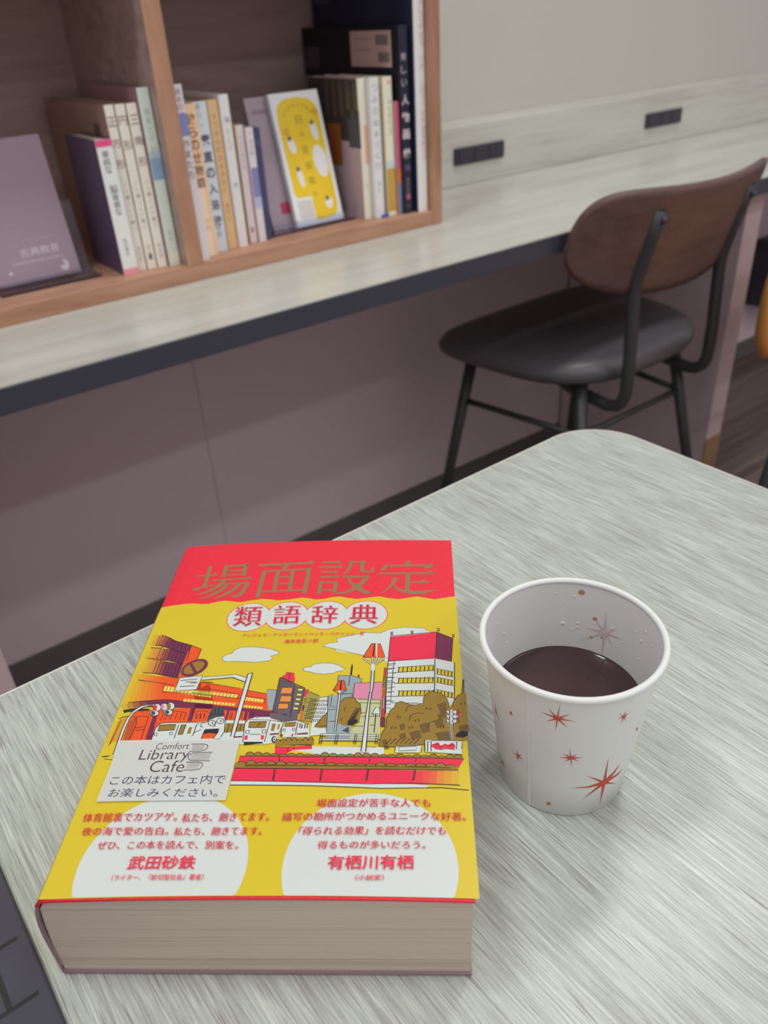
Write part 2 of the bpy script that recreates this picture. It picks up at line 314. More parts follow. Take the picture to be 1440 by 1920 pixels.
# ------------------------------------------------------------------ printed artwork, in tenths of a millimetre on the cover
ART = [
('P','w',((-37,-931),(-38,-904),(-42,-878),(-47,-853),(-55,-827),(-65,-803),(-78,-780),(-92,-757),(-108,-736),(-126,-717),(-145,-699),(-166,-683),(-188,-669),(-212,-657),(-236,-647),(-261,-639),(-287,-633),(-313,-630),(-339,-628),(-366,-630),(-392,-633),(-418,-639),(-443,-647),(-467,-657),(-490,-669),(-513,-683),(-534,-699),(-553,-717),(-571,-736),(-587,-757),(-601,-780),(-613,-803),(-623,-827),(-631,-853),(-637,-878),(-640,-904),(-642,-931),(-640,-957),(-637,-983),(-631,-1009),(-623,-1034),(-613,-1050),(-601,-1050),(-587,-1050),(-571,-1050),(-553,-1050),(-534,-1050),(-513,-1050),(-490,-1050),(-467,-1050),(-443,-1050),(-418,-1050),(-392,-1050),(-366,-1050),(-339,-1050),(-313,-1050),(-287,-1050),(-261,-1050),(-236,-1050),(-212,-1050),(-188,-1050),(-166,-1050),(-145,-1050),(-126,-1050),(-108,-1050),(-92,-1050),(-78,-1050),(-65,-1050),(-55,-1034),(-47,-1009),(-42,-983),(-38,-957))),
('P','w',((693,-933),(691,-907),(688,-881),(682,-855),(674,-830),(664,-805),(652,-782),(638,-759),(622,-738),(604,-719),(584,-701),(563,-685),(541,-671),(518,-659),(493,-649),(468,-641),(442,-635),(416,-631),(390,-630),(363,-631),(337,-635),(311,-641),(286,-649),(262,-659),(238,-671),(216,-685),(195,-701),(176,-719),(158,-738),(142,-759),(128,-782),(115,-805),(105,-830),(97,-855),(92,-881),(88,-907),(87,-933),(88,-960),(92,-986),(97,-1012),(105,-1037),(115,-1050),(128,-1050),(142,-1050),(158,-1050),(176,-1050),(195,-1050),(216,-1050),(238,-1050),(262,-1050),(286,-1050),(311,-1050),(337,-1050),(363,-1050),(390,-1050),(416,-1050),(442,-1050),(468,-1050),(493,-1050),(518,-1050),(541,-1050),(563,-1050),(584,-1050),(604,-1050),(622,-1050),(638,-1050),(652,-1050),(664,-1050),(674,-1037),(682,-1012),(688,-986),(691,-960))),
('P','r',((-163,411),(-164,428),(-168,444),(-174,460),(-183,474),(-194,487),(-207,498),(-221,507),(-237,513),(-253,517),(-270,519),(-287,517),(-303,513),(-319,507),(-333,498),(-346,487),(-357,474),(-366,460),(-372,444),(-376,428),(-378,411),(-376,394),(-372,378),(-366,362),(-357,348),(-346,335),(-333,324),(-319,315),(-303,309),(-287,305),(-270,304),(-253,305),(-237,309),(-221,315),(-207,324),(-194,335),(-183,348),(-174,362),(-168,378),(-164,394))),
('P','r',((25,414),(24,431),(20,447),(14,463),(5,477),(-6,490),(-19,501),(-33,510),(-49,516),(-65,520),(-82,522),(-99,520),(-115,516),(-131,510),(-145,501),(-158,490),(-169,477),(-178,463),(-184,447),(-188,431),(-190,414),(-188,397),(-184,381),(-178,365),(-169,351),(-158,338),(-145,327),(-131,318),(-115,312),(-99,308),(-82,307),(-65,308),(-49,312),(-33,318),(-19,327),(-6,338),(5,351),(14,365),(20,381),(24,397))),
('P','r',((220,414),(219,430),(215,447),(209,462),(200,477),(189,490),(176,501),(162,509),(146,516),(130,520),(113,521),(96,520),(79,516),(64,509),(50,501),(37,490),(26,477),(17,462),(10,447),(7,430),(5,414),(7,397),(10,380),(17,365),(26,350),(37,338),(50,327),(64,318),(79,311),(96,307),(113,306),(130,307),(146,311),(162,318),(176,327),(189,338),(200,350),(209,365),(215,380),(219,397))),
('P','r',((412,413),(410,430),(406,446),(400,462),(391,476),(380,489),(367,500),(353,509),(337,515),(321,519),(304,520),(287,519),(271,515),(255,509),(241,500),(228,489),(217,476),(208,462),(202,446),(198,430),(197,413),(198,396),(202,380),(208,364),(217,350),(228,337),(241,326),(255,317),(271,311),(287,307),(304,305),(321,307),(337,311),(353,317),(367,326),(380,337),(391,350),(400,364),(406,380),(410,396))),
('P','w',((-167,411),(-168,427),(-172,443),(-178,458),(-186,472),(-197,484),(-209,495),(-223,503),(-238,510),(-254,513),(-270,515),(-286,513),(-302,510),(-317,503),(-331,495),(-343,484),(-354,472),(-362,458),(-369,443),(-372,427),(-374,411),(-372,395),(-369,379),(-362,364),(-354,350),(-343,338),(-331,327),(-317,319),(-302,313),(-286,309),(-270,308),(-254,309),(-238,313),(-223,319),(-209,327),(-197,338),(-186,350),(-178,364),(-172,379),(-168,395))),
('P','w',((21,414),(20,430),(16,446),(10,461),(1,475),(-9,487),(-21,498),(-35,506),(-50,512),(-66,516),(-82,518),(-98,516),(-114,512),(-129,506),(-143,498),(-155,487),(-166,475),(-174,461),(-181,446),(-184,430),(-186,414),(-184,398),(-181,382),(-174,367),(-166,353),(-155,341),(-143,330),(-129,322),(-114,316),(-98,312),(-82,311),(-66,312),(-50,316),(-35,322),(-21,330),(-9,341),(1,353),(10,367),(16,382),(20,398))),
('P','w',((216,414),(215,430),(211,446),(205,461),(196,474),(186,487),(174,497),(160,506),(145,512),(129,516),(113,517),(97,516),(81,512),(66,506),(52,497),(40,487),(29,474),(20,461),(14,446),(10,430),(9,414),(10,397),(14,382),(20,367),(29,353),(40,340),(52,330),(66,321),(81,315),(97,311),(113,310),(129,311),(145,315),(160,321),(174,330),(186,340),(196,353),(205,367),(211,382),(215,397))),
('P','w',((408,413),(406,429),(403,445),(396,460),(388,474),(377,486),(365,497),(351,505),(336,511),(320,515),(304,516),(288,515),(272,511),(257,505),(243,497),(231,486),(220,474),(212,460),(206,445),(202,429),(201,413),(202,397),(206,381),(212,366),(220,352),(231,340),(243,329),(257,321),(272,314),(288,311),(304,309),(320,311),(336,314),(351,321),(365,329),(377,340),(388,352),(396,366),(403,381),(406,397))),
('P','w',((-343,121),(-330,145),(-303,153),(-294,174),(-265,194),(-207,194),(-154,184),(-114,173),(-82,154),(-82,141),(-119,125),(-104,111),(-121,96),(-183,88),(-273,99),(-311,97),(-333,105))),
('L','k',0.22,((-343,121),(-330,145),(-303,153),(-294,174),(-265,194),(-207,194),(-154,184),(-114,173),(-82,154),(-82,141),(-119,125),(-104,111),(-121,96),(-183,88),(-273,99),(-311,97),(-333,105),(-343,121))),
('P','w',((40,38),(54,51),(77,53),(85,68),(125,77),(169,74),(203,61),(232,37),(217,24),(190,19),(186,11),(139,5),(99,10),(81,19),(53,24))),
('L','k',0.22,((40,38),(54,51),(77,53),(85,68),(125,77),(169,74),(203,61),(232,37),(217,24),(190,19),(186,11),(139,5),(99,10),(81,19),(53,24),(40,38))),
('P','w',((117,189),(144,210),(184,215),(178,242),(235,260),(307,282),(381,278),(417,305),(490,321),(586,316),(615,283),(584,133),(459,30),(409,89),(309,125),(280,135),(186,152),(179,167),(140,178))),
('L','k',0.22,((309,125),(409,89),(117,189),(144,210),(184,215),(178,242),(235,260),(307,282),(381,278))),
('L','k',0.22,((381,278),(417,305),(490,321),(586,316),(600,299))),
('P',('mix','y','o2',0.12),((-721,313),(-709,310),(-713,236),(-724,237))),
('P',('mix','y','o2',0.38),((-709,310),(-697,308),(-703,234),(-713,236))),
('P',('mix','y','o2',0.62),((-697,308),(-685,305),(-693,233),(-703,234))),
('P',('mix','y','o2',0.88),((-685,305),(-672,303),(-682,231),(-693,233))),
('P',('mix','o2','mr',0.12),((-672,303),(-659,295),(-669,227),(-682,231))),
('P',('mix','o2','mr',0.38),((-659,295),(-645,288),(-656,223),(-669,227))),
('P',('mix','o2','mr',0.62),((-645,288),(-631,280),(-644,220),(-656,223))),
('P',('mix','o2','mr',0.88),((-631,280),(-618,272),(-631,216),(-644,220))),
('P','mr',((-618,272),(-591,253),(-549,236),(-505,217),(-515,160),(-567,183),(-631,216))),
('P',('mix','y','o2',0.1),((-720,223),(-707,220),(-708,147),(-722,150))),
('P',('mix','y','o2',0.3),((-707,220),(-694,217),(-695,145),(-708,147))),
('P',('mix','y','o2',0.5),((-694,217),(-682,215),(-681,142),(-695,145))),
('P',('mix','y','o2',0.7),((-682,215),(-669,212),(-668,139),(-681,142))),
('P',('mix','y','o2',0.9),((-669,212),(-656,209),(-654,137),(-668,139))),
('P',('mix','o2','mr',0.12),((-656,209),(-642,207),(-638,133),(-654,137))),
('P',('mix','o2','mr',0.38),((-642,207),(-628,204),(-622,130),(-638,133))),
('P',('mix','o2','mr',0.62),((-628,204),(-613,202),(-606,127),(-622,130))),
('P',('mix','o2','mr',0.88),((-613,202),(-599,199),(-591,124),(-606,127))),
('P','mr',((-599,199),(-515,160),(-518,90),(-591,124))),
('P',('mix','y','o2',0.1),((-716,144),(-702,141),(-711,51),(-728,53))),
('P',('mix','y','o2',0.3),((-702,141),(-688,139),(-695,49),(-711,51))),
('P',('mix','y','o2',0.5),((-688,139),(-674,136),(-678,46),(-695,49))),
('P',('mix','y','o2',0.7),((-674,136),(-660,133),(-661,44),(-678,46))),
('P',('mix','y','o2',0.9),((-660,133),(-646,131),(-645,42),(-661,44))),
('P',('mix','o2','mr',0.12),((-646,131),(-634,126),(-630,36),(-645,42))),
('P',('mix','o2','mr',0.38),((-634,126),(-621,122),(-615,31),(-630,36))),
('P',('mix','o2','mr',0.62),((-621,122),(-608,118),(-600,25),(-615,31))),
('P',('mix','o2','mr',0.88),((-608,118),(-595,113),(-586,20),(-600,25))),
('P','mr',((-595,113),(-518,90),(-517,0),(-586,20))),
('P','o',((-503,217),(-456,190),(-460,118),(-476,3),(-514,-1),(-516,95),(-515,160))),
('P',('mix','y','o',0.07),((-726,48),(-708,43),(-704,-140),(-728,-141))),
('P',('mix','y','o',0.21),((-708,43),(-690,38),(-679,-138),(-704,-140))),
('P',('mix','y','o',0.36),((-690,38),(-672,34),(-655,-137),(-679,-138))),
('P',('mix','y','o',0.5),((-672,34),(-653,29),(-631,-136),(-655,-137))),
('P',('mix','y','o',0.64),((-653,29),(-635,25),(-607,-135),(-631,-136))),
('P',('mix','y','o',0.79),((-635,25),(-617,20),(-583,-133),(-607,-135))),
('P',('mix','y','o',0.93),((-617,20),(-599,16),(-559,-132),(-583,-133))),
('P','o',((-599,16),(-517,0),(-396,-32),(-346,-49),(-320,-167),(-546,-128),(-559,-132))),
('P','o',((-406,-29),(-217,-78),(-186,-89),(-68,-122),(-75,-204),(-188,-197),(-416,-160),(-443,-46))),
('P',('mix','y','mr',0.12),((-737,-147),(-710,-144),(-690,-177),(-715,-180))),
('P',('mix','y','mr',0.38),((-710,-144),(-684,-140),(-665,-174),(-690,-177))),
('P',('mix','y','mr',0.62),((-684,-140),(-658,-136),(-640,-170),(-665,-174))),
('P',('mix','y','mr',0.88),((-658,-136),(-632,-133),(-614,-167),(-640,-170))),
('P','o',((-659,-188),(-317,-182),(-297,-274),(-290,-371),(-665,-350))),
('P',('mix','y','o',0.12),((-717,-231),(-701,-226),(-714,-357),(-742,-359))),
('P',('mix','y','o',0.38),((-701,-226),(-684,-221),(-686,-356),(-714,-357))),
('P',('mix','y','o',0.62),((-684,-221),(-668,-217),(-657,-354),(-686,-356))),
('P',('mix','y','o',0.88),((-668,-217),(-651,-212),(-629,-352),(-657,-354))),
('P','mr',((-632,-133),(-546,-128),(-320,-167),(-315,-193),(-585,-169),(-607,-168))),
('P','mr',((-416,-157),(-232,-186),(-210,-191),(-30,-217),(-30,-228),(-110,-222),(-155,-223),(-192,-213),(-250,-204),(-409,-186))),
('P','o',((-409,-186),(-110,-222),(-64,-232),(-58,-269),(-182,-266),(-254,-254),(-390,-268))),
('P','mr',((-157,-216),(-64,-228),(-61,-251),(-153,-255))),
('P','mr',((-403,-184),(-392,-185),(-393,-240),(-398,-249))),
('P','mr',((-250,-202),(-240,-202),(-242,-262),(-252,-261))),
('P','mr',((-174,-216),(-160,-216),(-158,-264),(-172,-264))),
('P','mr',((-114,-222),(-103,-222),(-102,-250),(-116,-249))),
('P','mr',((-414,-178),(-394,-181),(-392,-262),(-410,-261))),
('P','mr',((-569,-226),(-550,-222),(-539,-355),(-565,-353))),
('L','k',0.3,((-705,-138),(-646,-132),(-545,-129),(-504,-135),(-456,-145))),
('L','k',0.3,((-701,2),(-628,-16),(-524,-43))),
('L','k',0.3,((-692,48),(-628,38),(-520,0))),
('L','k',0.3,((-349,-34),(-402,-29))),
('L','k',0.3,((-406,-29),(-217,-78))),
('L','k',0.3,((-186,-89),(-68,-122),(-73,-204))),
('L','k',0.25,((-363,-72),(-214,-113),(-220,-139))),
('L','k',0.25,((-184,-123),(-97,-143),(-98,-171))),
('P','py',((-566,-45),(-553,-48),(-552,-78),(-565,-75))),
('P','py',((-549,-49),(-537,-52),(-535,-82),(-548,-79))),
('P','py',((-532,-53),(-520,-56),(-519,-86),(-531,-83))),
('P','py',((-516,-57),(-503,-60),(-502,-90),(-515,-87))),
('P','py',((-499,-61),(-487,-64),(-486,-94),(-498,-91))),
('P','py',((-482,-65),(-470,-68),(-469,-98),(-482,-95))),
('P','py',((-466,-69),(-453,-72),(-453,-102),(-465,-99))),
('P','py',((-449,-73),(-437,-76),(-436,-105),(-449,-103))),
('P','py',((-433,-77),(-421,-80),(-420,-109),(-432,-106))),
('P','py',((-416,-81),(-404,-84),(-404,-113),(-416,-110))),
('P','py',((-400,-84),(-388,-87),(-388,-117),(-400,-114))),
('P','py',((-384,-88),(-372,-91),(-371,-120),(-384,-118))),
('P','py',((-368,-92),(-355,-95),(-355,-124),(-367,-121))),
('P','py',((-351,-96),(-339,-98),(-339,-128),(-351,-125))),
('P','py',((-457,-129),(-444,-131),(-444,-147),(-457,-146))),
('P','py',((-440,-131),(-428,-133),(-428,-150),(-440,-148))),
('P','py',((-423,-134),(-411,-136),(-411,-152),(-424,-151))),
('P','py',((-407,-136),(-394,-138),(-395,-155),(-407,-153))),
('P','py',((-390,-139),(-378,-140),(-378,-157),(-391,-155))),
('P','py',((-374,-141),(-361,-143),(-362,-160),(-374,-158))),
('P','py',((-357,-143),(-345,-145),(-346,-162),(-358,-160))),
('P','py',((-341,-146),(-329,-148),(-329,-164),(-342,-162))),
('P','py',((-435,-77),(-423,-80),(-424,-102),(-437,-99))),
('P','py',((-418,-80),(-406,-83),(-407,-105),(-420,-102))),
('P','py',((-402,-83),(-389,-86),(-390,-108),(-403,-105))),
('P','py',((-385,-86),(-372,-89),(-374,-111),(-386,-108))),
('P','py',((-368,-89),(-356,-92),(-357,-113),(-370,-111))),
('P','py',((-351,-92),(-339,-94),(-341,-116),(-353,-114))),
('P','py',((-335,-95),(-322,-97),(-324,-119),(-336,-117))),
('P','py',((-318,-98),(-306,-100),(-308,-122),(-320,-120))),
('P','py',((-302,-101),(-289,-103),(-291,-125),(-303,-123))),
('P','py',((-285,-104),(-273,-106),(-275,-128),(-287,-126))),
('P','py',((-269,-107),(-256,-109),(-258,-130),(-271,-128))),
('P','py',((-252,-109),(-240,-111),(-242,-133),(-254,-131))),
('P','py',((-236,-112),(-223,-114),(-226,-136),(-238,-134))),
('P','py',((-418,-136),(-405,-138),(-407,-153),(-419,-151))),
('P','py',((-401,-138),(-389,-140),(-390,-156),(-402,-154))),
('P','py',((-384,-141),(-372,-143),(-373,-158),(-386,-156))),
('P','py',((-368,-144),(-355,-146),(-357,-161),(-369,-159))),
('P','py',((-351,-146),(-339,-148),(-340,-164),(-353,-162))),
('P','py',((-335,-149),(-322,-151),(-324,-166),(-336,-164))),
('P','py',((-318,-152),(-306,-154),(-308,-169),(-320,-167))),
('P','py',((-302,-154),(-289,-156),(-291,-171),(-304,-169))),
('P','py',((-285,-157),(-273,-159),(-275,-174),(-287,-172))),
('P','py',((-269,-159),(-257,-161),(-259,-176),(-271,-174))),
('P','py',((-253,-162),(-240,-164),(-242,-179),(-255,-177))),
('P','py',((-236,-164),(-224,-166),(-226,-181),(-238,-179))),
('P','py',((-186,-130),(-175,-133),(-176,-152),(-187,-150))),
('P','py',((-172,-133),(-161,-135),(-162,-155),(-173,-152))),
('P','py',((-158,-136),(-147,-138),(-148,-157),(-159,-155))),
('P','py',((-144,-139),(-133,-141),(-134,-160),(-145,-158))),
('P','py',((-130,-142),(-119,-144),(-120,-163),(-131,-161))),
('P','py',((-116,-144),(-105,-147),(-106,-166),(-117,-163))),
('P','py',((-190,-176),(-180,-177),(-181,-190),(-191,-189))),
('P','py',((-177,-178),(-167,-179),(-168,-193),(-178,-191))),
('P','py',((-164,-180),(-154,-182),(-155,-195),(-165,-193))),
('P','py',((-151,-182),(-141,-184),(-142,-197),(-152,-195))),
('P','py',((-137,-184),(-128,-186),(-129,-199),(-139,-197))),
('P','py',((-124,-187),(-114,-188),(-116,-201),(-126,-200))),
('P','py',((-111,-189),(-101,-190),(-103,-203),(-113,-202))),
('L','k',0.3,((-567,-37),(-565,-83),(-497,-89),(-331,-119))),
('L','k',0.3,((-431,-94),(-213,-139))),
('L','k',0.28,((-682,301),(-681,234))),
('L','k',0.28,((-670,303),(-670,230))),
('L','k',0.28,((-651,289),(-658,229))),
('L','k',0.28,((-630,282),(-636,222))),
('L','k',0.28,((-610,266),(-617,209))),
('L','k',0.28,((-591,253),(-597,199))),
('L','k',0.28,((-571,243),(-577,191))),
('L','k',0.28,((-551,235),(-555,179))),
('L','k',0.28,((-533,226),(-537,172))),
('L','k',0.28,((-652,209),(-654,137))),
('L','k',0.28,((-631,202),(-631,132))),
('L','k',0.28,((-618,196),(-616,126))),
('L','k',0.28,((-599,193),(-598,122))),
('L','k',0.28,((-579,184),(-579,118))),
('L','k',0.28,((-562,177),(-562,111))),
('L','k',0.28,((-544,169),(-543,105))),
('L','k',0.28,((-527,162),(-528,97))),
('L','k',0.28,((-645,125),(-645,45))),
('L','k',0.28,((-628,121),(-630,38))),
('L','k',0.28,((-612,117),(-613,32))),
('L','k',0.28,((-595,112),(-595,26))),
('L','k',0.28,((-578,107),(-578,19))),
('L','k',0.28,((-562,103),(-559,13))),
('L','k',0.28,((-545,97),(-543,7))),
('L','k',0.28,((-530,91),(-527,3))),
('L','k',0.3,((-672,303),(-633,283),(-591,253),(-549,236),(-505,217),(-454,189),(-459,118))),
('L','k',0.3,((-686,231),(-657,226),(-612,206),(-514,159))),
('L','k',0.3,((-704,217),(-656,209),(-643,217))),
('L','k',0.3,((-703,145),(-646,131),(-590,121),(-518,90))),
('L','k',0.3,((-509,216),(-504,110))),
('L','k',0.3,((-524,-219),(-529,-249))),
('L','k',0.3,((-507,-220),(-513,-249))),
('L','k',0.3,((-485,-221),(-490,-248))),
('L','k',0.3,((-466,-213),(-468,-245))),
('L','k',0.3,((-446,-213),(-448,-248))),
('L','k',0.3,((-428,-214),(-429,-249))),
('L','k',0.3,((-372,-221),(-373,-249))),
('L','k',0.3,((-358,-222),(-358,-249))),
('L','k',0.3,((-344,-223),(-344,-250))),
('L','k',0.28,((-382,-213),(-379,-248))),
('L','k',0.28,((-364,-214),(-361,-248))),
('L','k',0.28,((-346,-214),(-343,-249))),
('L','k',0.28,((-233,-219),(-231,-253))),
('L','k',0.28,((-226,-219),(-224,-253))),
('L','k',0.28,((-184,-220),(-183,-254))),
('L','k',0.28,((-142,-221),(-141,-255))),
('L','k',0.28,((-135,-221),(-134,-256))),
('L','k',0.3,((-531,-209),(-484,-198),(-424,-212))),
('L','k',0.3,((-388,-207),(-351,-204),(-328,-214))),
('L','k',0.28,((-637,-224),(-620,-221),(-587,-225))),
('L','k',0.28,((-587,-225),(-584,-355))),
('L','k',0.28,((-629,-286),(-588,-282))),
('L','k',0.28,((-625,-300),(-587,-297))),
('P','k',((-712,-180),(-673,-175),(-596,-180),(-596,-192),(-686,-191),(-704,-197))),
('L','k',0.3,((-699,-232),(-712,-252))),
('L','k',0.3,((-700,-245),(-712,-265))),
('L','k',0.3,((-701,-258),(-712,-277))),
('L','k',0.3,((-701,-270),(-712,-290))),
('L','k',0.3,((-702,-283),(-713,-302))),
('L','k',0.3,((-703,-295),(-713,-315))),
('L','k',0.3,((-704,-308),(-713,-327))),
('L','k',0.3,((-705,-320),(-713,-339))),
('L','k',0.3,((-706,-332),(-713,-351))),
('L','k',0.3,((-707,-344),(-713,-364))),
('L','k',0.3,((-708,-357),(-714,-376))),
('L','k',0.3,((-640,-226),(-665,-259))),
('L','k',0.3,((-639,-239),(-664,-272))),
('L','k',0.3,((-638,-252),(-664,-285))),
('L','k',0.3,((-637,-265),(-663,-297))),
('L','k',0.3,((-636,-278),(-662,-310))),
('L','k',0.3,((-635,-290),(-661,-322))),
('L','k',0.3,((-634,-303),(-661,-334))),
('L','k',0.3,((-632,-315),(-660,-347))),
('L','k',0.3,((-631,-328),(-659,-359))),
('L','k',0.3,((-630,-340),(-658,-371))),
('L','k',0.3,((-667,-220),(-640,-224),(-629,-268),(-633,-352))),
('L','k',0.3,((-715,-231),(-702,-220),(-678,-217))),
('P','mr',((-404,100),(-399,85),(-400,68),(-407,50),(-418,34),(-434,21),(-451,13),(-469,9),(-486,11),(-500,18),(-510,29),(-515,45),(-514,62),(-508,79),(-497,96),(-482,109),(-464,118),(-445,122),(-428,120),(-414,112))),
('P','ol',((-417,93),(-414,82),(-416,69),(-421,56),(-430,44),(-442,34),(-456,27),(-470,24),(-483,24),(-493,29),(-501,37),(-504,48),(-503,60),(-498,73),(-488,86),(-476,96),(-462,103),(-448,107),(-435,106),(-425,101))),
('P','mr',((-486,88),(-476,95),(-437,35),(-451,29))),
('P','w',((-405,-2),(-274,8),(-256,11),(-204,-11),(-207,-37),(-264,-6),(-405,-18))),
('L','k',0.28,((-398,0),(-274,8),(-256,11),(-204,-11))),
('L','k',0.28,((-401,-18),(-267,-7),(-207,-37))),
('P','w',((-510,2),(-406,10),(-415,-76),(-512,-80))),
('L','k',0.35,((-510,2),(-406,10),(-415,-76),(-512,-80),(-510,2))),
('L','k',0.4,((-501,-16),(-426,-11))),
('L','k',0.4,((-476,-27),(-424,-28))),
('L','k',0.4,((-452,-35),(-421,-35))),
('L','k',0.4,((-495,-54),(-428,-53))),
('P','w',((-522,-267),(-299,-265),(-275,-376),(-536,-366),(-537,-295))),
('L','k',0.35,((-540,-359),(-538,-291),(-528,-269),(-502,-264),(-298,-270))),
('P','ol',((-524,-277),(-455,-276),(-454,-306),(-524,-309))),
('L','k',0.4,((-524,-277),(-455,-276),(-454,-306),(-524,-309),(-524,-277))),
('P','ol',((-430,-278),(-411,-277),(-414,-334),(-432,-333))),
('P','ol',((-395,-295),(-381,-294),(-381,-329),(-396,-330))),
('L','k',0.35,((-442,-278),(-444,-352))),
('L','k',0.35,((-430,-278),(-432,-333),(-414,-334),(-411,-277))),
('L','k',0.32,((-536,-321),(-524,-320),(-521,-335),(-532,-335),(-536,-321))),
('L','k',0.32,((-471,-318),(-459,-318),(-456,-332),(-467,-333),(-471,-318))),
('P','w',((-245,-261),(-165,-266),(-145,-393),(-192,-392),(-252,-360))),
('P','ol',((-242,-277),(-162,-282),(-158,-324),(-238,-331))),
('L','k',0.3,((-228,-278),(-228,-329))),
('L','k',0.3,((-176,-284),(-175,-324))),
('P','mr',((-193,-351),(-160,-348),(-160,-356),(-192,-358))),
('P','w',((-117,-245),(-62,-244),(-40,-255),(-10,-272),(-3,-296),(-14,-340),(-11,-383),(-59,-395),(-145,-393),(-154,-380),(-162,-284),(-152,-260))),
('P','k',((-148,-380),(-74,-382),(-66,-390),(-145,-397))),
('L','k',0.35,((-152,-384),(-162,-284),(-152,-260),(-58,-266),(-64,-382))),
('L','k',0.35,((-119,-251),(-107,-245),(-62,-246),(-38,-258))),
('L','k',0.3,((-58,-266),(-9,-276))),
('P','ol',((-143,-273),(-71,-273),(-73,-306),(-143,-305))),
('L','k',0.35,((-143,-273),(-71,-273),(-73,-306),(-143,-305),(-143,-273))),
('L','k',0.3,((-94,-277),(-108,-299))),
('P','ol',((-47,-284),(-30,-287),(-34,-327),(-47,-322))),
('P','ol',((-21,-289),(-12,-290),(-15,-318),(-22,-316))),
('P','mr',((-47,-339),(-14,-336),(-13,-344),(-48,-348))),
('L','k',0.32,((-151,-320),(-136,-319),(-135,-337),(-148,-337),(-151,-320))),
('L','k',0.32,((-83,-318),(-67,-318),(-67,-335),(-80,-336),(-83,-318))),
('P','r',((-150,-348),(-137,-346),(-136,-370),(-148,-371))),
('P','r',((-83,-347),(-70,-347),(-69,-369),(-81,-370))),
('L','k',0.3,((-131,-340),(-84,-343))),
('P','k',((-14,-374),(-15,-379),(-18,-383),(-20,-386),(-24,-387),(-27,-387),(-31,-385),(-34,-381),(-36,-376),(-37,-371),(-37,-365),(-36,-360),(-34,-356),(-31,-353),(-28,-352),(-24,-353),(-21,-355),(-18,-359),(-16,-363),(-14,-369))),
('P','w',((-18,-372),(-18,-375),(-19,-378),(-21,-380),(-23,-381),(-25,-380),(-27,-379),(-29,-377),(-30,-374),(-31,-370),(-31,-366),(-30,-363),(-29,-360),(-27,-358),(-25,-357),(-23,-358),(-21,-359),(-19,-361),(-18,-364),(-18,-368))),
('P','k',((-22,-371),(-22,-372),(-23,-374),(-24,-374),(-25,-375),(-26,-375),(-27,-374),(-27,-373),(-28,-372),(-28,-370),(-28,-369),(-28,-367),(-27,-366),(-27,-365),(-26,-365),(-25,-365),(-24,-366),(-23,-367),(-22,-368),(-22,-369))),
('P','w',((1,-276),(55,-268),(108,-293),(116,-359),(-1,-359),(-5,-318))),
('L','k',0.35,((-2,-353),(-4,-310),(6,-274),(55,-268),(108,-291))),
('L','k',0.35,((59,-279),(58,-349))),
('P','ol',((9,-281),(52,-278),(50,-301),(6,-302))),
('L','k',0.3,((9,-281),(52,-278),(50,-301),(6,-302),(9,-281))),
('P','mr',((63,-339),(108,-335),(108,-345),(63,-346))),
('P','mr',((-1,-344),(7,-342),(6,-357),(-1,-359))),
('P','r',((42,-341),(50,-341),(49,-357),(42,-357))),
('L','k',0.3,((2,-315),(12,-314),(13,-327),(4,-328),(2,-315))),
('L','k',0.3,((42,-312),(52,-312),(53,-325),(44,-326),(42,-312))),
('P','ol',((67,-284),(73,-284),(75,-311),(67,-310))),
('L','k',0.45,((79,-289),(80,-313))),
('L','k',0.45,((91,-289),(92,-313))),
('L','k',0.45,((101,-289),(102,-313))),
('P','w',((-357,-273),(-327,-268),(-305,-244),(-260,-241),(-245,-273),(-240,-322),(-249,-360),(-326,-364),(-387,-362),(-370,-322))),
('L','k',0.35,((-371,-343),(-363,-322),(-340,-310))),
('L','k',0.35,((-367,-333),(-366,-280),(-355,-276))),
('L','k',0.35,((-327,-270),(-345,-274),(-349,-287),(-336,-299))),
('L','k',0.35,((-248,-264),(-240,-322),(-249,-354))),
('P','g',((-327,-238),(-323,-206),(-307,-183),(-290,-179),(-269,-194),(-257,-236),(-291,-244),(-317,-259),(-324,-275))),
('L','k',0.3,((-327,-238),(-298,-226),(-259,-227))),
('L','k',0.28,((-317,-202),(-315,-229))),
('L','k',0.28,((-306,-188),(-300,-225))),
('L','k',0.28,((-293,-181),(-283,-224))),
('L','k',0.28,((-278,-189),(-267,-224))),
('P','k',((-322,-312),(-265,-308),(-265,-325),(-271,-336),(-300,-329),(-322,-337),(-329,-328))),
('P','o',((-322,-334),(-300,-329),(-269,-335),(-275,-351),(-283,-359),(-327,-359),(-329,-343))),
('L','k',0.35,((-323,-310),(-265,-308),(-266,-327),(-279,-360))),
('L','k',0.35,((-324,-311),(-329,-358))),
('L','k',0.32,((-287,-276),(-287,-282),(-289,-286),(-293,-289),(-299,-290),(-305,-289),(-311,-285),(-315,-281),(-318,-275),(-318,-269),(-316,-264),(-311,-261),(-305,-260),(-299,-262),(-293,-265),(-289,-270),(-287,-276))),
('P','k',((-297,-276),(-297,-277),(-297,-278),(-298,-279),(-298,-280),(-299,-280),(-301,-280),(-302,-279),(-303,-278),(-303,-277),(-304,-275),(-304,-274),(-304,-273),(-303,-272),(-302,-271),(-301,-271),(-300,-271),(-299,-272),(-298,-273),(-297,-274))),
('L','k',0.32,((-253,-266),(-253,-271),(-255,-276),(-260,-279),(-266,-280),(-272,-279),(-278,-275),(-282,-270),(-284,-265),(-284,-259),(-282,-254),(-278,-251),(-272,-250),(-266,-252),(-260,-255),(-255,-260),(-253,-266))),
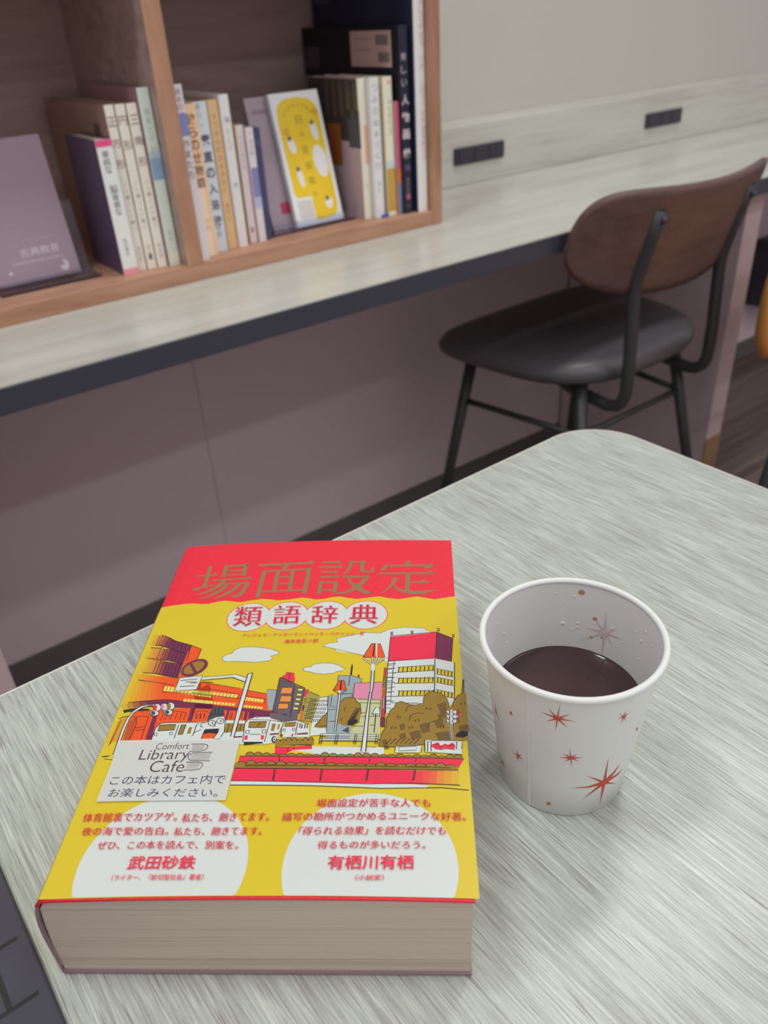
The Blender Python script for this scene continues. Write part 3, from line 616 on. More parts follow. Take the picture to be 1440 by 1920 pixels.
('P','k',((-263,-265),(-263,-267),(-264,-268),(-264,-269),(-265,-270),(-266,-270),(-267,-270),(-268,-269),(-269,-268),(-270,-267),(-270,-265),(-271,-264),(-270,-263),(-270,-262),(-269,-261),(-268,-261),(-267,-261),(-266,-262),(-265,-263),(-264,-264))),
('L','k',0.3,((-284,-274),(-291,-282),(-284,-289),(-292,-296))),
('P','w',((-201,12),(-181,17),(-191,-220),(-196,-362),(-208,-364),(-208,-201))),
('L','k',0.4,((-201,12),(-208,-201),(-209,-351))),
('L','k',0.4,((-181,17),(-189,-211),(-194,-358))),
('L','k',0.4,((-204,9),(-181,18))),
('P','w',((-668,-192),(-638,-161),(-582,-152),(-578,-160),(-628,-169),(-659,-200),(-669,-225),(-670,-288),(-665,-436),(-677,-435),(-683,-292),(-680,-233))),
('L','k',0.35,((-575,-153),(-638,-161),(-668,-192),(-680,-233),(-683,-292),(-677,-428))),
('L','k',0.35,((-588,-159),(-628,-171),(-659,-200),(-667,-229),(-670,-288),(-666,-431))),
('P','w',((-547,-176),(-546,-182),(-547,-188),(-549,-193),(-553,-195),(-558,-196),(-564,-195),(-570,-192),(-575,-187),(-579,-180),(-582,-174),(-583,-167),(-582,-161),(-579,-157),(-575,-154),(-570,-153),(-564,-154),(-559,-158),(-553,-163),(-549,-169))),
('L','k',0.3,((-547,-176),(-546,-185),(-549,-192),(-554,-196),(-562,-195),(-570,-191),(-577,-183),(-582,-174),(-583,-164),(-580,-157),(-574,-153),(-566,-154),(-558,-158),(-551,-166),(-547,-176))),
('P','r',((-564,-175),(-563,-180),(-563,-184),(-564,-188),(-566,-190),(-568,-191),(-571,-190),(-574,-187),(-577,-183),(-579,-179),(-581,-174),(-582,-169),(-582,-164),(-581,-161),(-580,-158),(-577,-158),(-574,-159),(-571,-161),(-568,-165),(-566,-170))),
('P','w',((-515,-175),(-514,-182),(-514,-187),(-517,-192),(-521,-195),(-526,-196),(-532,-194),(-538,-191),(-543,-186),(-547,-180),(-549,-173),(-550,-166),(-550,-161),(-547,-156),(-543,-153),(-538,-152),(-532,-154),(-526,-157),(-521,-162),(-517,-168))),
('L','k',0.3,((-515,-175),(-514,-184),(-517,-191),(-522,-195),(-530,-195),(-538,-190),(-545,-183),(-549,-173),(-550,-164),(-548,-157),(-542,-153),(-534,-153),(-526,-158),(-519,-165),(-515,-175))),
('P','pk',((-532,-174),(-531,-179),(-531,-184),(-532,-187),(-533,-189),(-536,-190),(-539,-189),(-542,-187),(-545,-183),(-547,-178),(-549,-173),(-550,-168),(-550,-164),(-549,-160),(-547,-158),(-545,-157),(-542,-158),(-539,-161),(-536,-164),(-533,-169))),
('P','w',((-487,-172),(-486,-178),(-487,-184),(-489,-189),(-493,-192),(-499,-192),(-504,-191),(-510,-188),(-515,-183),(-519,-177),(-522,-170),(-523,-163),(-522,-157),(-519,-153),(-515,-150),(-510,-149),(-504,-150),(-498,-154),(-493,-159),(-489,-165))),
('L','k',0.3,((-487,-172),(-486,-181),(-489,-188),(-495,-192),(-502,-192),(-511,-187),(-517,-179),(-522,-170),(-522,-161),(-520,-153),(-514,-149),(-506,-150),(-498,-154),(-491,-162),(-487,-172))),
('P','ol',((-504,-171),(-503,-176),(-503,-180),(-504,-184),(-506,-186),(-508,-187),(-511,-186),(-514,-183),(-517,-180),(-519,-175),(-521,-170),(-522,-165),(-522,-160),(-521,-157),(-519,-155),(-517,-154),(-514,-155),(-511,-157),(-508,-161),(-506,-166))),
('P','w',((-547,-208),(-546,-214),(-548,-218),(-551,-222),(-556,-224),(-562,-224),(-568,-223),(-575,-220),(-580,-217),(-584,-212),(-587,-206),(-587,-201),(-586,-196),(-582,-193),(-578,-191),(-572,-190),(-565,-191),(-559,-194),(-553,-198),(-549,-203))),
('P','g',((-562,-208),(-562,-211),(-562,-215),(-564,-217),(-566,-219),(-569,-219),(-572,-219),(-575,-217),(-578,-214),(-581,-210),(-582,-207),(-583,-203),(-583,-199),(-581,-197),(-579,-195),(-576,-195),(-572,-196),(-569,-197),(-566,-200),(-564,-204))),
('L','k',0.3,((-547,-208),(-547,-216),(-551,-221),(-558,-224),(-567,-224),(-575,-220),(-583,-214),(-587,-206),(-587,-199),(-583,-193),(-576,-190),(-567,-191),(-558,-195),(-551,-201),(-547,-208))),
('P','w',((-487,-207),(-486,-212),(-488,-217),(-491,-220),(-496,-222),(-502,-223),(-508,-222),(-515,-219),(-520,-215),(-524,-210),(-527,-205),(-527,-200),(-525,-195),(-522,-192),(-517,-189),(-511,-189),(-505,-190),(-499,-193),(-493,-197),(-489,-202))),
('P','g',((-502,-206),(-501,-210),(-502,-213),(-504,-216),(-506,-217),(-509,-218),(-512,-217),(-515,-215),(-518,-212),(-521,-209),(-522,-205),(-523,-201),(-522,-198),(-521,-195),(-518,-194),(-515,-193),(-512,-194),(-509,-196),(-506,-199),(-503,-202))),
('L','k',0.3,((-487,-207),(-487,-214),(-491,-220),(-498,-223),(-507,-222),(-515,-219),(-523,-212),(-527,-205),(-527,-198),(-523,-192),(-516,-189),(-507,-189),(-498,-193),(-491,-199),(-487,-207))),
('P','k',((-725,-429),(-686,-427),(-700,-435),(-720,-434))),
('L','k',0.3,((-709,-444),(-669,-451))),
('P','bl',((-101,-91),(-91,-87),(-56,-95),(-54,-214),(-76,-204))),
('L','k',0.25,((-101,-91),(-91,-87),(-56,-92))),
('P','gy',((-53,-15),(18,-57),(24,-252),(-53,-218))),
('P','gy',((18,-62),(66,-82),(59,-229),(25,-233))),
('P','gy',((-64,-230),(25,-233),(55,-229),(56,-266),(-11,-274),(-58,-255))),
('P','r',((-43,-8),(-28,0),(-28,16),(-12,15),(10,7),(6,-6),(14,-14),(14,-52),(-42,-18))),
('L','k',0.3,((-43,-8),(-28,0),(-28,16),(7,9))),
('L','k',0.3,((-13,10),(-11,-31))),
('L','k',0.35,((-53,-15),(-42,-18),(14,-52),(66,-82),(59,-229))),
('L','k',0.35,((-53,-15),(-55,-218))),
('L','k',0.3,((18,-62),(24,-229))),
('L','k',0.3,((25,-233),(23,-256))),
('P','lo',((-35,-78),(13,-79),(11,-116),(-37,-114))),
('L','k',0.25,((-35,-78),(13,-79),(11,-116),(-37,-114),(-35,-78))),
('P','lo',((-32,-127),(15,-130),(14,-164),(-34,-162))),
('L','k',0.25,((-32,-127),(15,-130),(14,-164),(-34,-162),(-32,-127))),
('P','lo',((-36,-172),(6,-174),(8,-203),(-36,-204))),
('L','k',0.25,((-36,-172),(6,-174),(8,-203),(-36,-204),(-36,-172))),
('P','py',((37,-87),(57,-90),(56,-99),(38,-98))),
('P','py',((36,-117),(56,-119),(55,-128),(37,-127))),
('P','py',((35,-144),(55,-146),(54,-156),(37,-154))),
('P','py',((33,-170),(52,-172),(52,-182),(34,-180))),
('P','py',((31,-197),(51,-199),(50,-208),(33,-207))),
('L','k',0.18,((-54,-35),(7,-47))),
('L','k',0.18,((-55,-46),(9,-58))),
('L','k',0.18,((-55,-57),(10,-69))),
('L','k',0.18,((-56,-68),(12,-80))),
('L','k',0.18,((-50,-80),(-42,-81))),
('L','k',0.18,((9,-85),(20,-88))),
('L','k',0.18,((-50,-92),(-41,-93))),
('L','k',0.18,((10,-97),(21,-99))),
('L','k',0.18,((-50,-104),(-41,-105))),
('L','k',0.18,((10,-109),(21,-111))),
('L','k',0.18,((-50,-115),(-41,-117))),
('L','k',0.18,((11,-120),(22,-123))),
('L','k',0.18,((-50,-127),(-40,-128))),
('L','k',0.18,((12,-132),(22,-134))),
('L','k',0.18,((-50,-138),(-40,-140))),
('L','k',0.18,((12,-144),(23,-146))),
('L','k',0.18,((-50,-150),(-39,-151))),
('L','k',0.18,((13,-155),(24,-157))),
('L','k',0.18,((-50,-161),(-39,-163))),
('L','k',0.18,((14,-166),(24,-168))),
('L','k',0.18,((-50,-173),(-39,-174))),
('L','k',0.18,((14,-178),(25,-180))),
('L','k',0.18,((-50,-184),(-38,-185))),
('L','k',0.18,((15,-189),(26,-191))),
('L','k',0.18,((-50,-195),(-38,-196))),
('L','k',0.18,((16,-200),(26,-202))),
('L','k',0.18,((-50,-206),(-37,-208))),
('L','k',0.18,((16,-211),(27,-213))),
('L','k',0.18,((-50,-217),(-37,-219))),
('L','k',0.18,((17,-222),(27,-224))),
('P','r',((69,-95),(83,-92),(82,-131),(66,-132))),
('L','k',0.25,((69,-95),(83,-92),(82,-131))),
('P','pg2',((84,-105),(135,-132),(125,-239),(119,-280),(63,-266),(68,-164))),
('L','k',0.3,((90,-105),(135,-132))),
('P','mr',((67,-183),(79,-186),(75,-218),(68,-218))),
('P','o',((69,-225),(77,-225),(73,-264),(64,-261))),
('P','ol',((69,-141),(83,-141),(83,-174),(69,-174))),
('L','k',0.35,((91,-146),(130,-156))),
('L','k',0.4,((99,-156),(98,-167))),
('L','k',0.4,((106,-156),(106,-167))),
('L','k',0.4,((114,-156),(114,-167))),
('L','k',0.4,((122,-157),(121,-167))),
('L','k',0.35,((88,-170),(127,-180))),
('L','k',0.4,((96,-181),(96,-191))),
('L','k',0.4,((104,-181),(103,-192))),
('L','k',0.4,((112,-181),(111,-192))),
('L','k',0.4,((119,-181),(119,-192))),
('L','k',0.35,((86,-195),(125,-204))),
('L','k',0.4,((94,-205),(93,-216))),
('L','k',0.4,((101,-205),(101,-216))),
('L','k',0.4,((109,-205),(108,-216))),
('L','k',0.4,((117,-205),(116,-216))),
('L','k',0.35,((83,-219),(122,-228))),
('L','k',0.4,((91,-229),(91,-239))),
('L','k',0.4,((99,-229),(98,-239))),
('L','k',0.4,((106,-229),(106,-239))),
('L','k',0.4,((114,-229),(113,-240))),
('L','k',0.35,((81,-242),(120,-252))),
('L','k',0.4,((89,-252),(88,-263))),
('L','k',0.4,((96,-252),(96,-263))),
('L','k',0.4,((104,-253),(103,-263))),
('L','k',0.4,((111,-253),(111,-263))),
('P','w',((136,-141),(170,-137),(186,-346),(117,-354),(119,-280))),
('L','k',0.32,((137,-156),(146,-155),(145,-167),(136,-168),(137,-156))),
('L','k',0.32,((153,-156),(162,-155),(161,-167),(152,-168),(153,-156))),
('L','k',0.32,((169,-156),(178,-155),(177,-167),(168,-168),(169,-156))),
('L','k',0.32,((133,-178),(142,-177),(141,-190),(132,-190),(133,-178))),
('L','k',0.32,((149,-178),(158,-178),(157,-190),(148,-191),(149,-178))),
('L','k',0.32,((164,-179),(173,-178),(172,-190),(164,-191),(164,-179))),
('L','k',0.32,((129,-201),(138,-200),(137,-212),(128,-213),(129,-201))),
('L','k',0.32,((145,-201),(154,-200),(153,-212),(144,-213),(145,-201))),
('L','k',0.32,((160,-201),(169,-200),(168,-212),(159,-213),(160,-201))),
('L','k',0.32,((125,-223),(134,-222),(133,-234),(125,-235),(125,-223))),
('L','k',0.32,((141,-223),(150,-222),(149,-234),(140,-235),(141,-223))),
('L','k',0.32,((156,-223),(165,-222),(164,-234),(155,-235),(156,-223))),
('L','k',0.32,((122,-245),(130,-244),(130,-255),(121,-256),(122,-245))),
('L','k',0.32,((137,-245),(146,-244),(145,-256),(136,-256),(137,-245))),
('L','k',0.32,((152,-245),(161,-244),(160,-256),(151,-257),(152,-245))),
('L','k',0.32,((118,-266),(126,-265),(126,-277),(117,-278),(118,-266))),
('L','k',0.32,((133,-266),(142,-265),(141,-277),(132,-278),(133,-266))),
('L','k',0.32,((148,-266),(157,-266),(156,-277),(148,-278),(148,-266))),
('L','k',0.28,((136,-141),(174,-136))),
('P','ol',((178,-221),(158,-257),(134,-293),(132,-308),(153,-313),(183,-311))),
('L','k',0.35,((177,-226),(158,-257),(132,-308))),
('L','k',0.3,((147,-302),(182,-302))),
('P','bl',((205,-6),(263,-4),(311,-29),(309,-54),(281,-59),(278,-128),(222,-128),(203,-49))),
('L','k',0.3,((204,-39),(205,-4),(256,-5))),
('L','k',0.3,((265,-4),(311,-27),(309,-50))),
('P','k',((261,74),(266,50),(265,-4),(257,-4),(258,47))),
('L','k',0.3,((257,-4),(255,-69))),
('P','mr',((291,1),(299,1),(298,-20),(291,-19))),
('P','bl',((173,-132),(274,-121),(283,-194),(284,-371),(185,-371),(181,-284))),
('L','k',0.3,((194,-125),(173,-132),(183,-333))),
('L','k',0.3,((179,-212),(211,-210))),
('L','k',0.3,((188,-137),(188,-194),(210,-196))),
('L','k',0.3,((187,-278),(214,-276))),
('L','k',0.3,((230,-120),(274,-118),(272,-137))),
('P','pk',((282,-57),(401,-49),(401,-151),(281,-147))),
('L','k',0.3,((279,-147),(282,-57),(401,-49))),
('P','pg',((283,-149),(401,-151),(404,-370),(281,-375),(284,-320),(315,-284))),
('L','k',0.3,((301,-152),(398,-155))),
('L','k',0.3,((309,-173),(395,-175))),
('L','k',0.3,((324,-251),(396,-248))),
('L','k',0.3,((290,-302),(333,-304))),
('L','k',0.3,((360,-297),(380,-297))),
('L','k',0.3,((312,-231),(336,-230))),
('L','k',0.3,((398,-156),(398,-253),(367,-239))),
('P','w',((379,-200),(395,-200),(398,-234),(364,-235))),
('L','k',0.3,((364,-235),(379,-200),(395,-200),(398,-234),(364,-235))),
('L','k',0.4,((381,-235),(378,-336))),
('P','ol',((224,-285),(223,-226),(229,-170),(241,-147),(265,-140),(286,-144),(298,-166),(313,-180),(319,-235),(315,-276),(286,-298),(256,-302))),
('L','k',0.3,((229,-170),(241,-147),(265,-140),(286,-144),(298,-166),(313,-180),(319,-235))),
('L','k',0.45,((265,-285),(297,-258))),
('L','k',0.45,((268,-275),(299,-251))),
('L','k',0.45,((272,-265),(302,-245))),
('L','k',0.45,((275,-255),(304,-239))),
('L','k',0.45,((278,-245),(306,-232))),
('L','k',0.45,((282,-235),(309,-226))),
('L','k',0.45,((285,-225),(311,-220))),
('L','k',0.45,((289,-215),(313,-213))),
('L','k',0.45,((292,-205),(316,-207))),
('P','k',((268,-276),(304,-262),(308,-280),(286,-300),(266,-298))),
('L','k',0.3,((250,-221),(246,-208),(255,-201))),
('L','k',0.3,((241,-276),(238,-262),(246,-260))),
('L','k',0.4,((248,-328),(273,-307))),
('L','k',0.4,((253,-331),(274,-313))),
('L','k',0.4,((258,-333),(274,-319))),
('L','k',0.4,((264,-335),(275,-325))),
('L','k',0.4,((269,-337),(275,-331))),
('L','k',0.4,((274,-339),(275,-337))),
('P','w',((215,-99),(223,-99),(225,-147),(222,-333),(213,-333),(217,-147))),
('L','k',0.32,((216,-113),(217,-151),(215,-333))),
('L','k',0.32,((225,-118),(226,-156),(222,-335))),
('P','o',((211,-35),(231,-33),(251,-94),(190,-96))),
('L','k',0.35,((190,-96),(211,-35),(231,-33),(249,-94),(190,-96))),
('P','k',((218,-34),(224,-34),(225,-94),(217,-94))),
('L','k',0.3,((190,-96),(220,-123),(250,-96))),
('P','w',((159,-343),(392,-347),(392,-356),(162,-354))),
('P','w',((162,-369),(393,-370),(393,-379),(161,-379))),
('L','k',0.25,((159,-343),(392,-347))),
('L','k',0.25,((161,-354),(392,-356))),
('L','k',0.25,((162,-370),(393,-371))),
('L','k',0.25,((163,-379),(393,-380))),
('L','k',0.3,((161,-346),(160,-397))),
('L','k',0.3,((170,-346),(168,-397))),
('L','k',0.3,((225,-346),(222,-397))),
('L','k',0.3,((233,-346),(230,-397))),
('L','k',0.3,((302,-346),(299,-396))),
('L','k',0.3,((309,-346),(306,-396))),
('L','k',0.3,((388,-345),(384,-396))),
('L','k',0.3,((397,-345),(392,-396))),
('L','k',0.3,((159,-407),(212,-409),(313,-408),(388,-407))),
('P','w',((60,-425),(133,-405),(420,-410),(422,-449),(183,-450))),
('P','r',((-18,-405),(36,-408),(129,-399),(131,-419),(56,-423),(26,-451),(-13,-439))),
('L','k',0.3,((-18,-405),(36,-408),(60,-398),(129,-399),(131,-419))),
('L','k',0.3,((36,-408),(38,-433))),
('L','k',0.3,((60,-398),(60,-417))),
('P','ol',((-20,-380),(-19,-375),(-14,-371),(-7,-371),(-1,-375),(2,-381),(2,-380),(3,-373),(8,-368),(15,-368),(21,-373),(25,-380),(24,-379),(25,-367),(30,-360),(37,-360),(43,-368),(47,-380),(47,-379),(48,-369),(52,-362),(59,-362),(66,-369),(69,-379),(69,-378),(71,-372),(76,-368),(83,-368),(89,-372),(92,-378),(92,-377),(93,-369),(98,-363),(105,-363),(111,-369),(114,-378),(114,-377),(115,-368),(120,-362),(127,-362),(133,-368),(136,-377),(139,-397),(-17,-401))),
('L','k',0.3,((-20,-380),(-19,-375),(-14,-371),(-7,-371),(-1,-375),(2,-381),(2,-380),(3,-373),(8,-368),(15,-368),(21,-373),(25,-380),(24,-379),(25,-367),(30,-360),(37,-360),(43,-368),(47,-380),(47,-379),(48,-369),(52,-362),(59,-362),(66,-369),(69,-379),(69,-378),(71,-372),(76,-368),(83,-368),(89,-372),(92,-378),(92,-377),(93,-369),(98,-363),(105,-363),(111,-369),(114,-378),(114,-377),(115,-368),(120,-362),(127,-362),(133,-368),(136,-377))),
('P','r',((-153,-449),(736,-459),(706,-517),(-155,-511))),
('P','r',((-162,-511),(545,-521),(539,-585),(347,-584),(-164,-571))),
('P',('mix','r','y',0.08),((545,-522),(574,-521),(569,-587),(540,-586))),
('P',('mix','r','y',0.25),((574,-521),(602,-520),(597,-586),(568,-586))),
('P',('mix','r','y',0.42),((602,-520),(630,-520),(624,-585),(595,-585))),
('P',('mix','r','y',0.58),((630,-520),(658,-519),(652,-585),(623,-585))),
('P',('mix','r','y',0.75),((658,-519),(686,-518),(680,-584),(651,-584))),
('P',('mix','r','y',0.92),((686,-518),(714,-517),(707,-583),(678,-583))),
('P','ol',((-166,-492),(711,-497),(710,-517),(-162,-511))),
('P','ol',((-129,-446),(-128,-437),(-120,-431),(-110,-431),(-100,-437),(-95,-447),(-95,-447),(-94,-438),(-86,-432),(-76,-432),(-67,-438),(-62,-448),(-62,-448),(-60,-441),(-52,-436),(-42,-436),(-33,-441),(-28,-449),(-28,-449),(-26,-443),(-18,-440),(-8,-440),(1,-444),(5,-450),(5,-450),(8,-446),(16,-443),(26,-443),(35,-446),(39,-451),(39,-451),(41,-444),(49,-440),(59,-440),(68,-445),(72,-451),(72,-452),(75,-445),(82,-441),(93,-441),(101,-445),(105,-452),(105,-452),(108,-448),(116,-445),(126,-445),(135,-448),(139,-453),(139,-453),(141,-449),(149,-446),(160,-446),(168,-449),(172,-453),(172,-454),(174,-443),(182,-436),(192,-436),(201,-443),(205,-454),(205,-454),(207,-446),(215,-441),(225,-441),(234,-446),(238,-454),(238,-455),(241,-449),(249,-445),(259,-445),(267,-449),(271,-454),(271,-455),(274,-448),(282,-444),(292,-444),(300,-448),(304,-455),(304,-455),(306,-445),(314,-438),(325,-438),(333,-445),(337,-455),(337,-455),(340,-445),(347,-439),(358,-439),(366,-445),(370,-455),(370,-456),(372,-446),(380,-440),(391,-440),(399,-446),(403,-455),(403,-456),(406,-449),(414,-445),(424,-445),(432,-449),(435,-455),(435,-456),(438,-448),(446,-444),(457,-444),(465,-448),(468,-455),(468,-456),(471,-447),(479,-442),(489,-442),(498,-447),(501,-455),(501,-456),(504,-451),(512,-448),(522,-448),(530,-451),(534,-455),(534,-455),(537,-448),(545,-443),(555,-443),(563,-447),(566,-455),(566,-455),(569,-449),(578,-446),(588,-445),(596,-449),(599,-454),(599,-455),(602,-445),(611,-439),(621,-439),(629,-444),(632,-454),(632,-455),(635,-450),(643,-447),(653,-447),(661,-449),(664,-454),(664,-454),(668,-446),(676,-440),(686,-440),(694,-445),(697,-453),(697,-454),(700,-444),(709,-438),(719,-437),(727,-443),(729,-453),(729,-460),(-128,-455))),
('L','k',0.3,((-129,-446),(-128,-437),(-120,-431),(-110,-431),(-100,-437),(-95,-447),(-95,-447),(-94,-438),(-86,-432),(-76,-432),(-67,-438),(-62,-448),(-62,-448),(-60,-441),(-52,-436),(-42,-436),(-33,-441),(-28,-449),(-28,-449),(-26,-443),(-18,-440),(-8,-440),(1,-444),(5,-450),(5,-450),(8,-446),(16,-443),(26,-443),(35,-446),(39,-451),(39,-451),(41,-444),(49,-440),(59,-440),(68,-445),(72,-451),(72,-452),(75,-445),(82,-441),(93,-441),(101,-445),(105,-452),(105,-452),(108,-448),(116,-445),(126,-445),(135,-448),(139,-453),(139,-453),(141,-449),(149,-446),(160,-446),(168,-449),(172,-453),(172,-454),(174,-443),(182,-436),(192,-436),(201,-443),(205,-454),(205,-454),(207,-446),(215,-441),(225,-441),(234,-446),(238,-454),(238,-455),(241,-449),(249,-445),(259,-445),(267,-449),(271,-454),(271,-455),(274,-448),(282,-444),(292,-444),(300,-448),(304,-455),(304,-455),(306,-445),(314,-438),(325,-438),(333,-445),(337,-455),(337,-455),(340,-445),(347,-439),(358,-439),(366,-445),(370,-455),(370,-456),(372,-446),(380,-440),(391,-440),(399,-446),(403,-455),(403,-456),(406,-449),(414,-445),(424,-445),(432,-449),(435,-455),(435,-456),(438,-448),(446,-444),(457,-444),(465,-448),(468,-455),(468,-456),(471,-447),(479,-442),(489,-442),(498,-447),(501,-455),(501,-456),(504,-451),(512,-448),(522,-448),(530,-451),(534,-455),(534,-455),(537,-448),(545,-443),(555,-443),(563,-447),(566,-455),(566,-455),(569,-449),(578,-446),(588,-445),(596,-449),(599,-454),(599,-455),(602,-445),(611,-439),(621,-439),(629,-444),(632,-454),(632,-455),(635,-450),(643,-447),(653,-447),(661,-449),(664,-454),(664,-454),(668,-446),(676,-440),(686,-440),(694,-445),(697,-453),(697,-454),(700,-444),(709,-438),(719,-437),(727,-443),(729,-453))),
('P','ol',((-160,-489),(-157,-483),(-148,-479),(-135,-479),(-125,-483),(-120,-490),(-120,-490),(-118,-480),(-109,-474),(-96,-474),(-85,-480),(-80,-491),(-80,-492),(-77,-486),(-68,-482),(-55,-482),(-45,-486),(-40,-492),(-40,-493),(-38,-484),(-29,-478),(-16,-478),(-6,-484),(0,-493),(0,-494),(2,-484),(11,-478),(23,-478),(34,-485),(39,-494),(39,-495),(42,-488),(51,-484),(64,-484),(74,-489),(79,-495),(79,-496),(82,-489),(91,-485),(103,-485),(113,-489),(118,-496),(118,-497),(121,-490),(130,-486),(143,-486),(153,-490),(157,-497),(157,-497),(161,-493),(170,-490),(182,-490),(192,-493),(196,-497),(196,-498),(199,-491),(209,-486),(221,-486),(231,-491),(235,-498),(236,-498),(239,-493),(248,-489),(260,-489),(270,-493),(274,-498),(275,-499),(278,-493),(287,-490),(299,-490),(309,-493),(313,-499),(313,-499),(317,-494),(326,-491),(338,-491),(348,-494),(352,-499),(352,-499),(356,-494),(365,-491),(377,-491),(387,-494),(391,-499),(391,-500),(395,-490),(404,-485),(416,-484),(426,-490),(430,-499),(430,-500),(433,-493),(443,-489),(455,-489),(465,-492),(469,-499),(469,-500),(472,-494),(482,-490),(494,-490),(504,-493),(507,-499),(507,-500),(511,-492),(521,-487),(533,-487),(542,-491),(546,-499),(546,-499),(550,-492),(559,-486),(571,-486),(581,-491),(585,-499),(585,-499),(588,-491),(598,-486),(610,-485),(620,-490),(623,-498),(623,-499),(627,-489),(637,-483),(649,-482),(658,-488),(662,-498),(662,-498),(666,-493),(675,-490),(687,-490),(697,-492),(700,-497),(700,-509),(-157,-503))),
('L','k',0.3,((-160,-489),(-157,-483),(-148,-479),(-135,-479),(-125,-483),(-120,-490),(-120,-490),(-118,-480),(-109,-474),(-96,-474),(-85,-480),(-80,-491),(-80,-492),(-77,-486),(-68,-482),(-55,-482),(-45,-486),(-40,-492),(-40,-493),(-38,-484),(-29,-478),(-16,-478),(-6,-484),(0,-493),(0,-494),(2,-484),(11,-478),(23,-478),(34,-485),(39,-494),(39,-495),(42,-488),(51,-484),(64,-484),(74,-489),(79,-495),(79,-496),(82,-489),(91,-485),(103,-485),(113,-489),(118,-496),(118,-497),(121,-490),(130,-486),(143,-486),(153,-490),(157,-497),(157,-497),(161,-493),(170,-490),(182,-490),(192,-493),(196,-497),(196,-498),(199,-491),(209,-486),(221,-486),(231,-491),(235,-498),(236,-498),(239,-493),(248,-489),(260,-489),(270,-493),(274,-498),(275,-499),(278,-493),(287,-490),(299,-490),(309,-493),(313,-499),(313,-499),(317,-494),(326,-491),(338,-491),(348,-494),(352,-499),(352,-499),(356,-494),(365,-491),(377,-491),(387,-494),(391,-499),(391,-500),(395,-490),(404,-485),(416,-484),(426,-490),(430,-499),(430,-500),(433,-493),(443,-489),(455,-489),(465,-492),(469,-499),(469,-500),(472,-494),(482,-490),(494,-490),(504,-493),(507,-499),(507,-500),(511,-492),(521,-487),(533,-487),(542,-491),(546,-499),(546,-499),(550,-492),(559,-486),(571,-486),(581,-491),(585,-499),(585,-499),(588,-491),(598,-486),(610,-485),(620,-490),(623,-498),(623,-499),(627,-489),(637,-483),(649,-482),(658,-488),(662,-498),(662,-498),(666,-493),(675,-490),(687,-490),(697,-492),(700,-497))),
('L','k',0.35,((-153,-451),(134,-457),(736,-460))),
('L','k',0.35,((-162,-511),(208,-518),(710,-517))),
('L','k',0.35,((9,-456),(11,-481))),
('L','k',0.35,((189,-460),(189,-491))),
('L','k',0.35,((367,-463),(365,-482))),
('L','k',0.35,((549,-463),(545,-481))),
('L','k',0.28,((2,-518),(1,-573))),
('L','k',0.28,((-4,-518),(-1,-573))),
('L','k',0.28,((187,-519),(183,-574))),
('L','k',0.28,((180,-519),(180,-574))),
('L','k',0.28,((366,-518),(360,-573))),
('L','k',0.28,((360,-518),(357,-573))),
('L','k',0.28,((548,-515),(539,-570))),
('L','k',0.28,((541,-515),(536,-570))),
('P','w',((-165,-573),(13,-577),(347,-588),(545,-587),(598,-592),(585,-605),(414,-607),(149,-598),(-164,-591))),
('L','k',0.35,((-164,-571),(13,-577),(367,-588),(545,-582),(713,-587))),
('L','k',0.35,((-164,-591),(149,-597),(414,-608),(644,-600),(745,-608))),
('P','w',((350,58),(365,58),(366,-49),(355,-128),(349,-440),(331,-438),(339,-284),(347,-99))),
('L','k',0.4,((352,21),(350,-99),(340,-239),(331,-434))),
('L','k',0.4,((364,22),(363,-69),(354,-175),(349,-437))),
('L','k',0.3,((346,-113),(358,-115))),
('P','o',((343,206),(382,204),(409,112),(308,112))),
('L','k',0.35,((308,112),(343,206),(382,204),(409,112),(308,112))),
('P','w',((361,205),(370,205),(371,117),(366,117))),
('P','k',((355,205),(361,205),(357,120),(350,120))),
('P','y',((306,109),(409,110),(362,59),(348,59))),
('L','k',1.0,((306,109),(349,66))),
('L','w',0.5,((306,109),(349,66))),
('L','k',1.0,((349,112),(356,69))),
('L','w',0.5,((349,112),(356,69))),
('L','k',1.0,((373,117),(361,69))),
('L','w',0.5,((373,117),(361,69))),
('L','k',1.0,((409,112),(365,64))),
('L','w',0.5,((409,112),(365,64))),
('P','w',((364,41),(364,34),(363,27),(362,21),(360,18),(357,17),(355,18),(352,21),(350,27),(348,34),(348,41),(348,49),(349,56),(350,62),(352,65),(355,66),(358,65),(360,62),(362,56),(364,49))),
('P','r',((430,253),(646,286),(635,108),(422,87))),
('P','mr',((646,286),(718,247),(706,90),(635,108))),
('L','k',0.4,((423,87),(429,258),(646,289),(719,247),(706,90))),
('L','k',0.35,((646,286),(635,108))),
('L','k',0.5,((422,87),(635,107))),
('P','k',((428,286),(441,287),(439,264),(431,262))),
('P','pk',((439,277),(439,275),(439,274),(438,272),(437,272),(436,271),(435,272),(434,272),(433,274),(432,275),(432,277),(432,279),(433,280),(433,281),(434,282),(435,282),(437,282),(438,281),(438,280),(439,279))),
('P','k',((523,295),(536,296),(534,273),(526,272))),
('P','pk',((534,286),(534,285),(533,283),(533,282),(532,281),(531,281),(529,281),(528,282),(528,283),(527,284),(527,286),(527,288),(528,289),(528,291),(529,291),(530,292),(532,291),(533,291),(533,289),(534,288))),
('P','k',((648,317),(661,318),(658,295),(650,294))),
('P','pk',((659,308),(659,307),(658,305),(657,304),(656,303),(655,303),(654,303),(653,304),(652,305),(652,306),(652,308),(652,310),(652,311),(653,313),(654,313),(655,314),(656,313),(657,313),(658,312),(659,310))),
('P','k',((716,274),(729,276),(726,253),(718,251))),
('P','pk',((727,266),(727,264),(726,263),(725,261),(724,261),(723,260),(722,261),(721,261),(720,262),(720,264),(720,266),(720,267),(720,269),(721,270),(722,271),(723,271),(724,271),(725,270),(726,269),(727,268))),
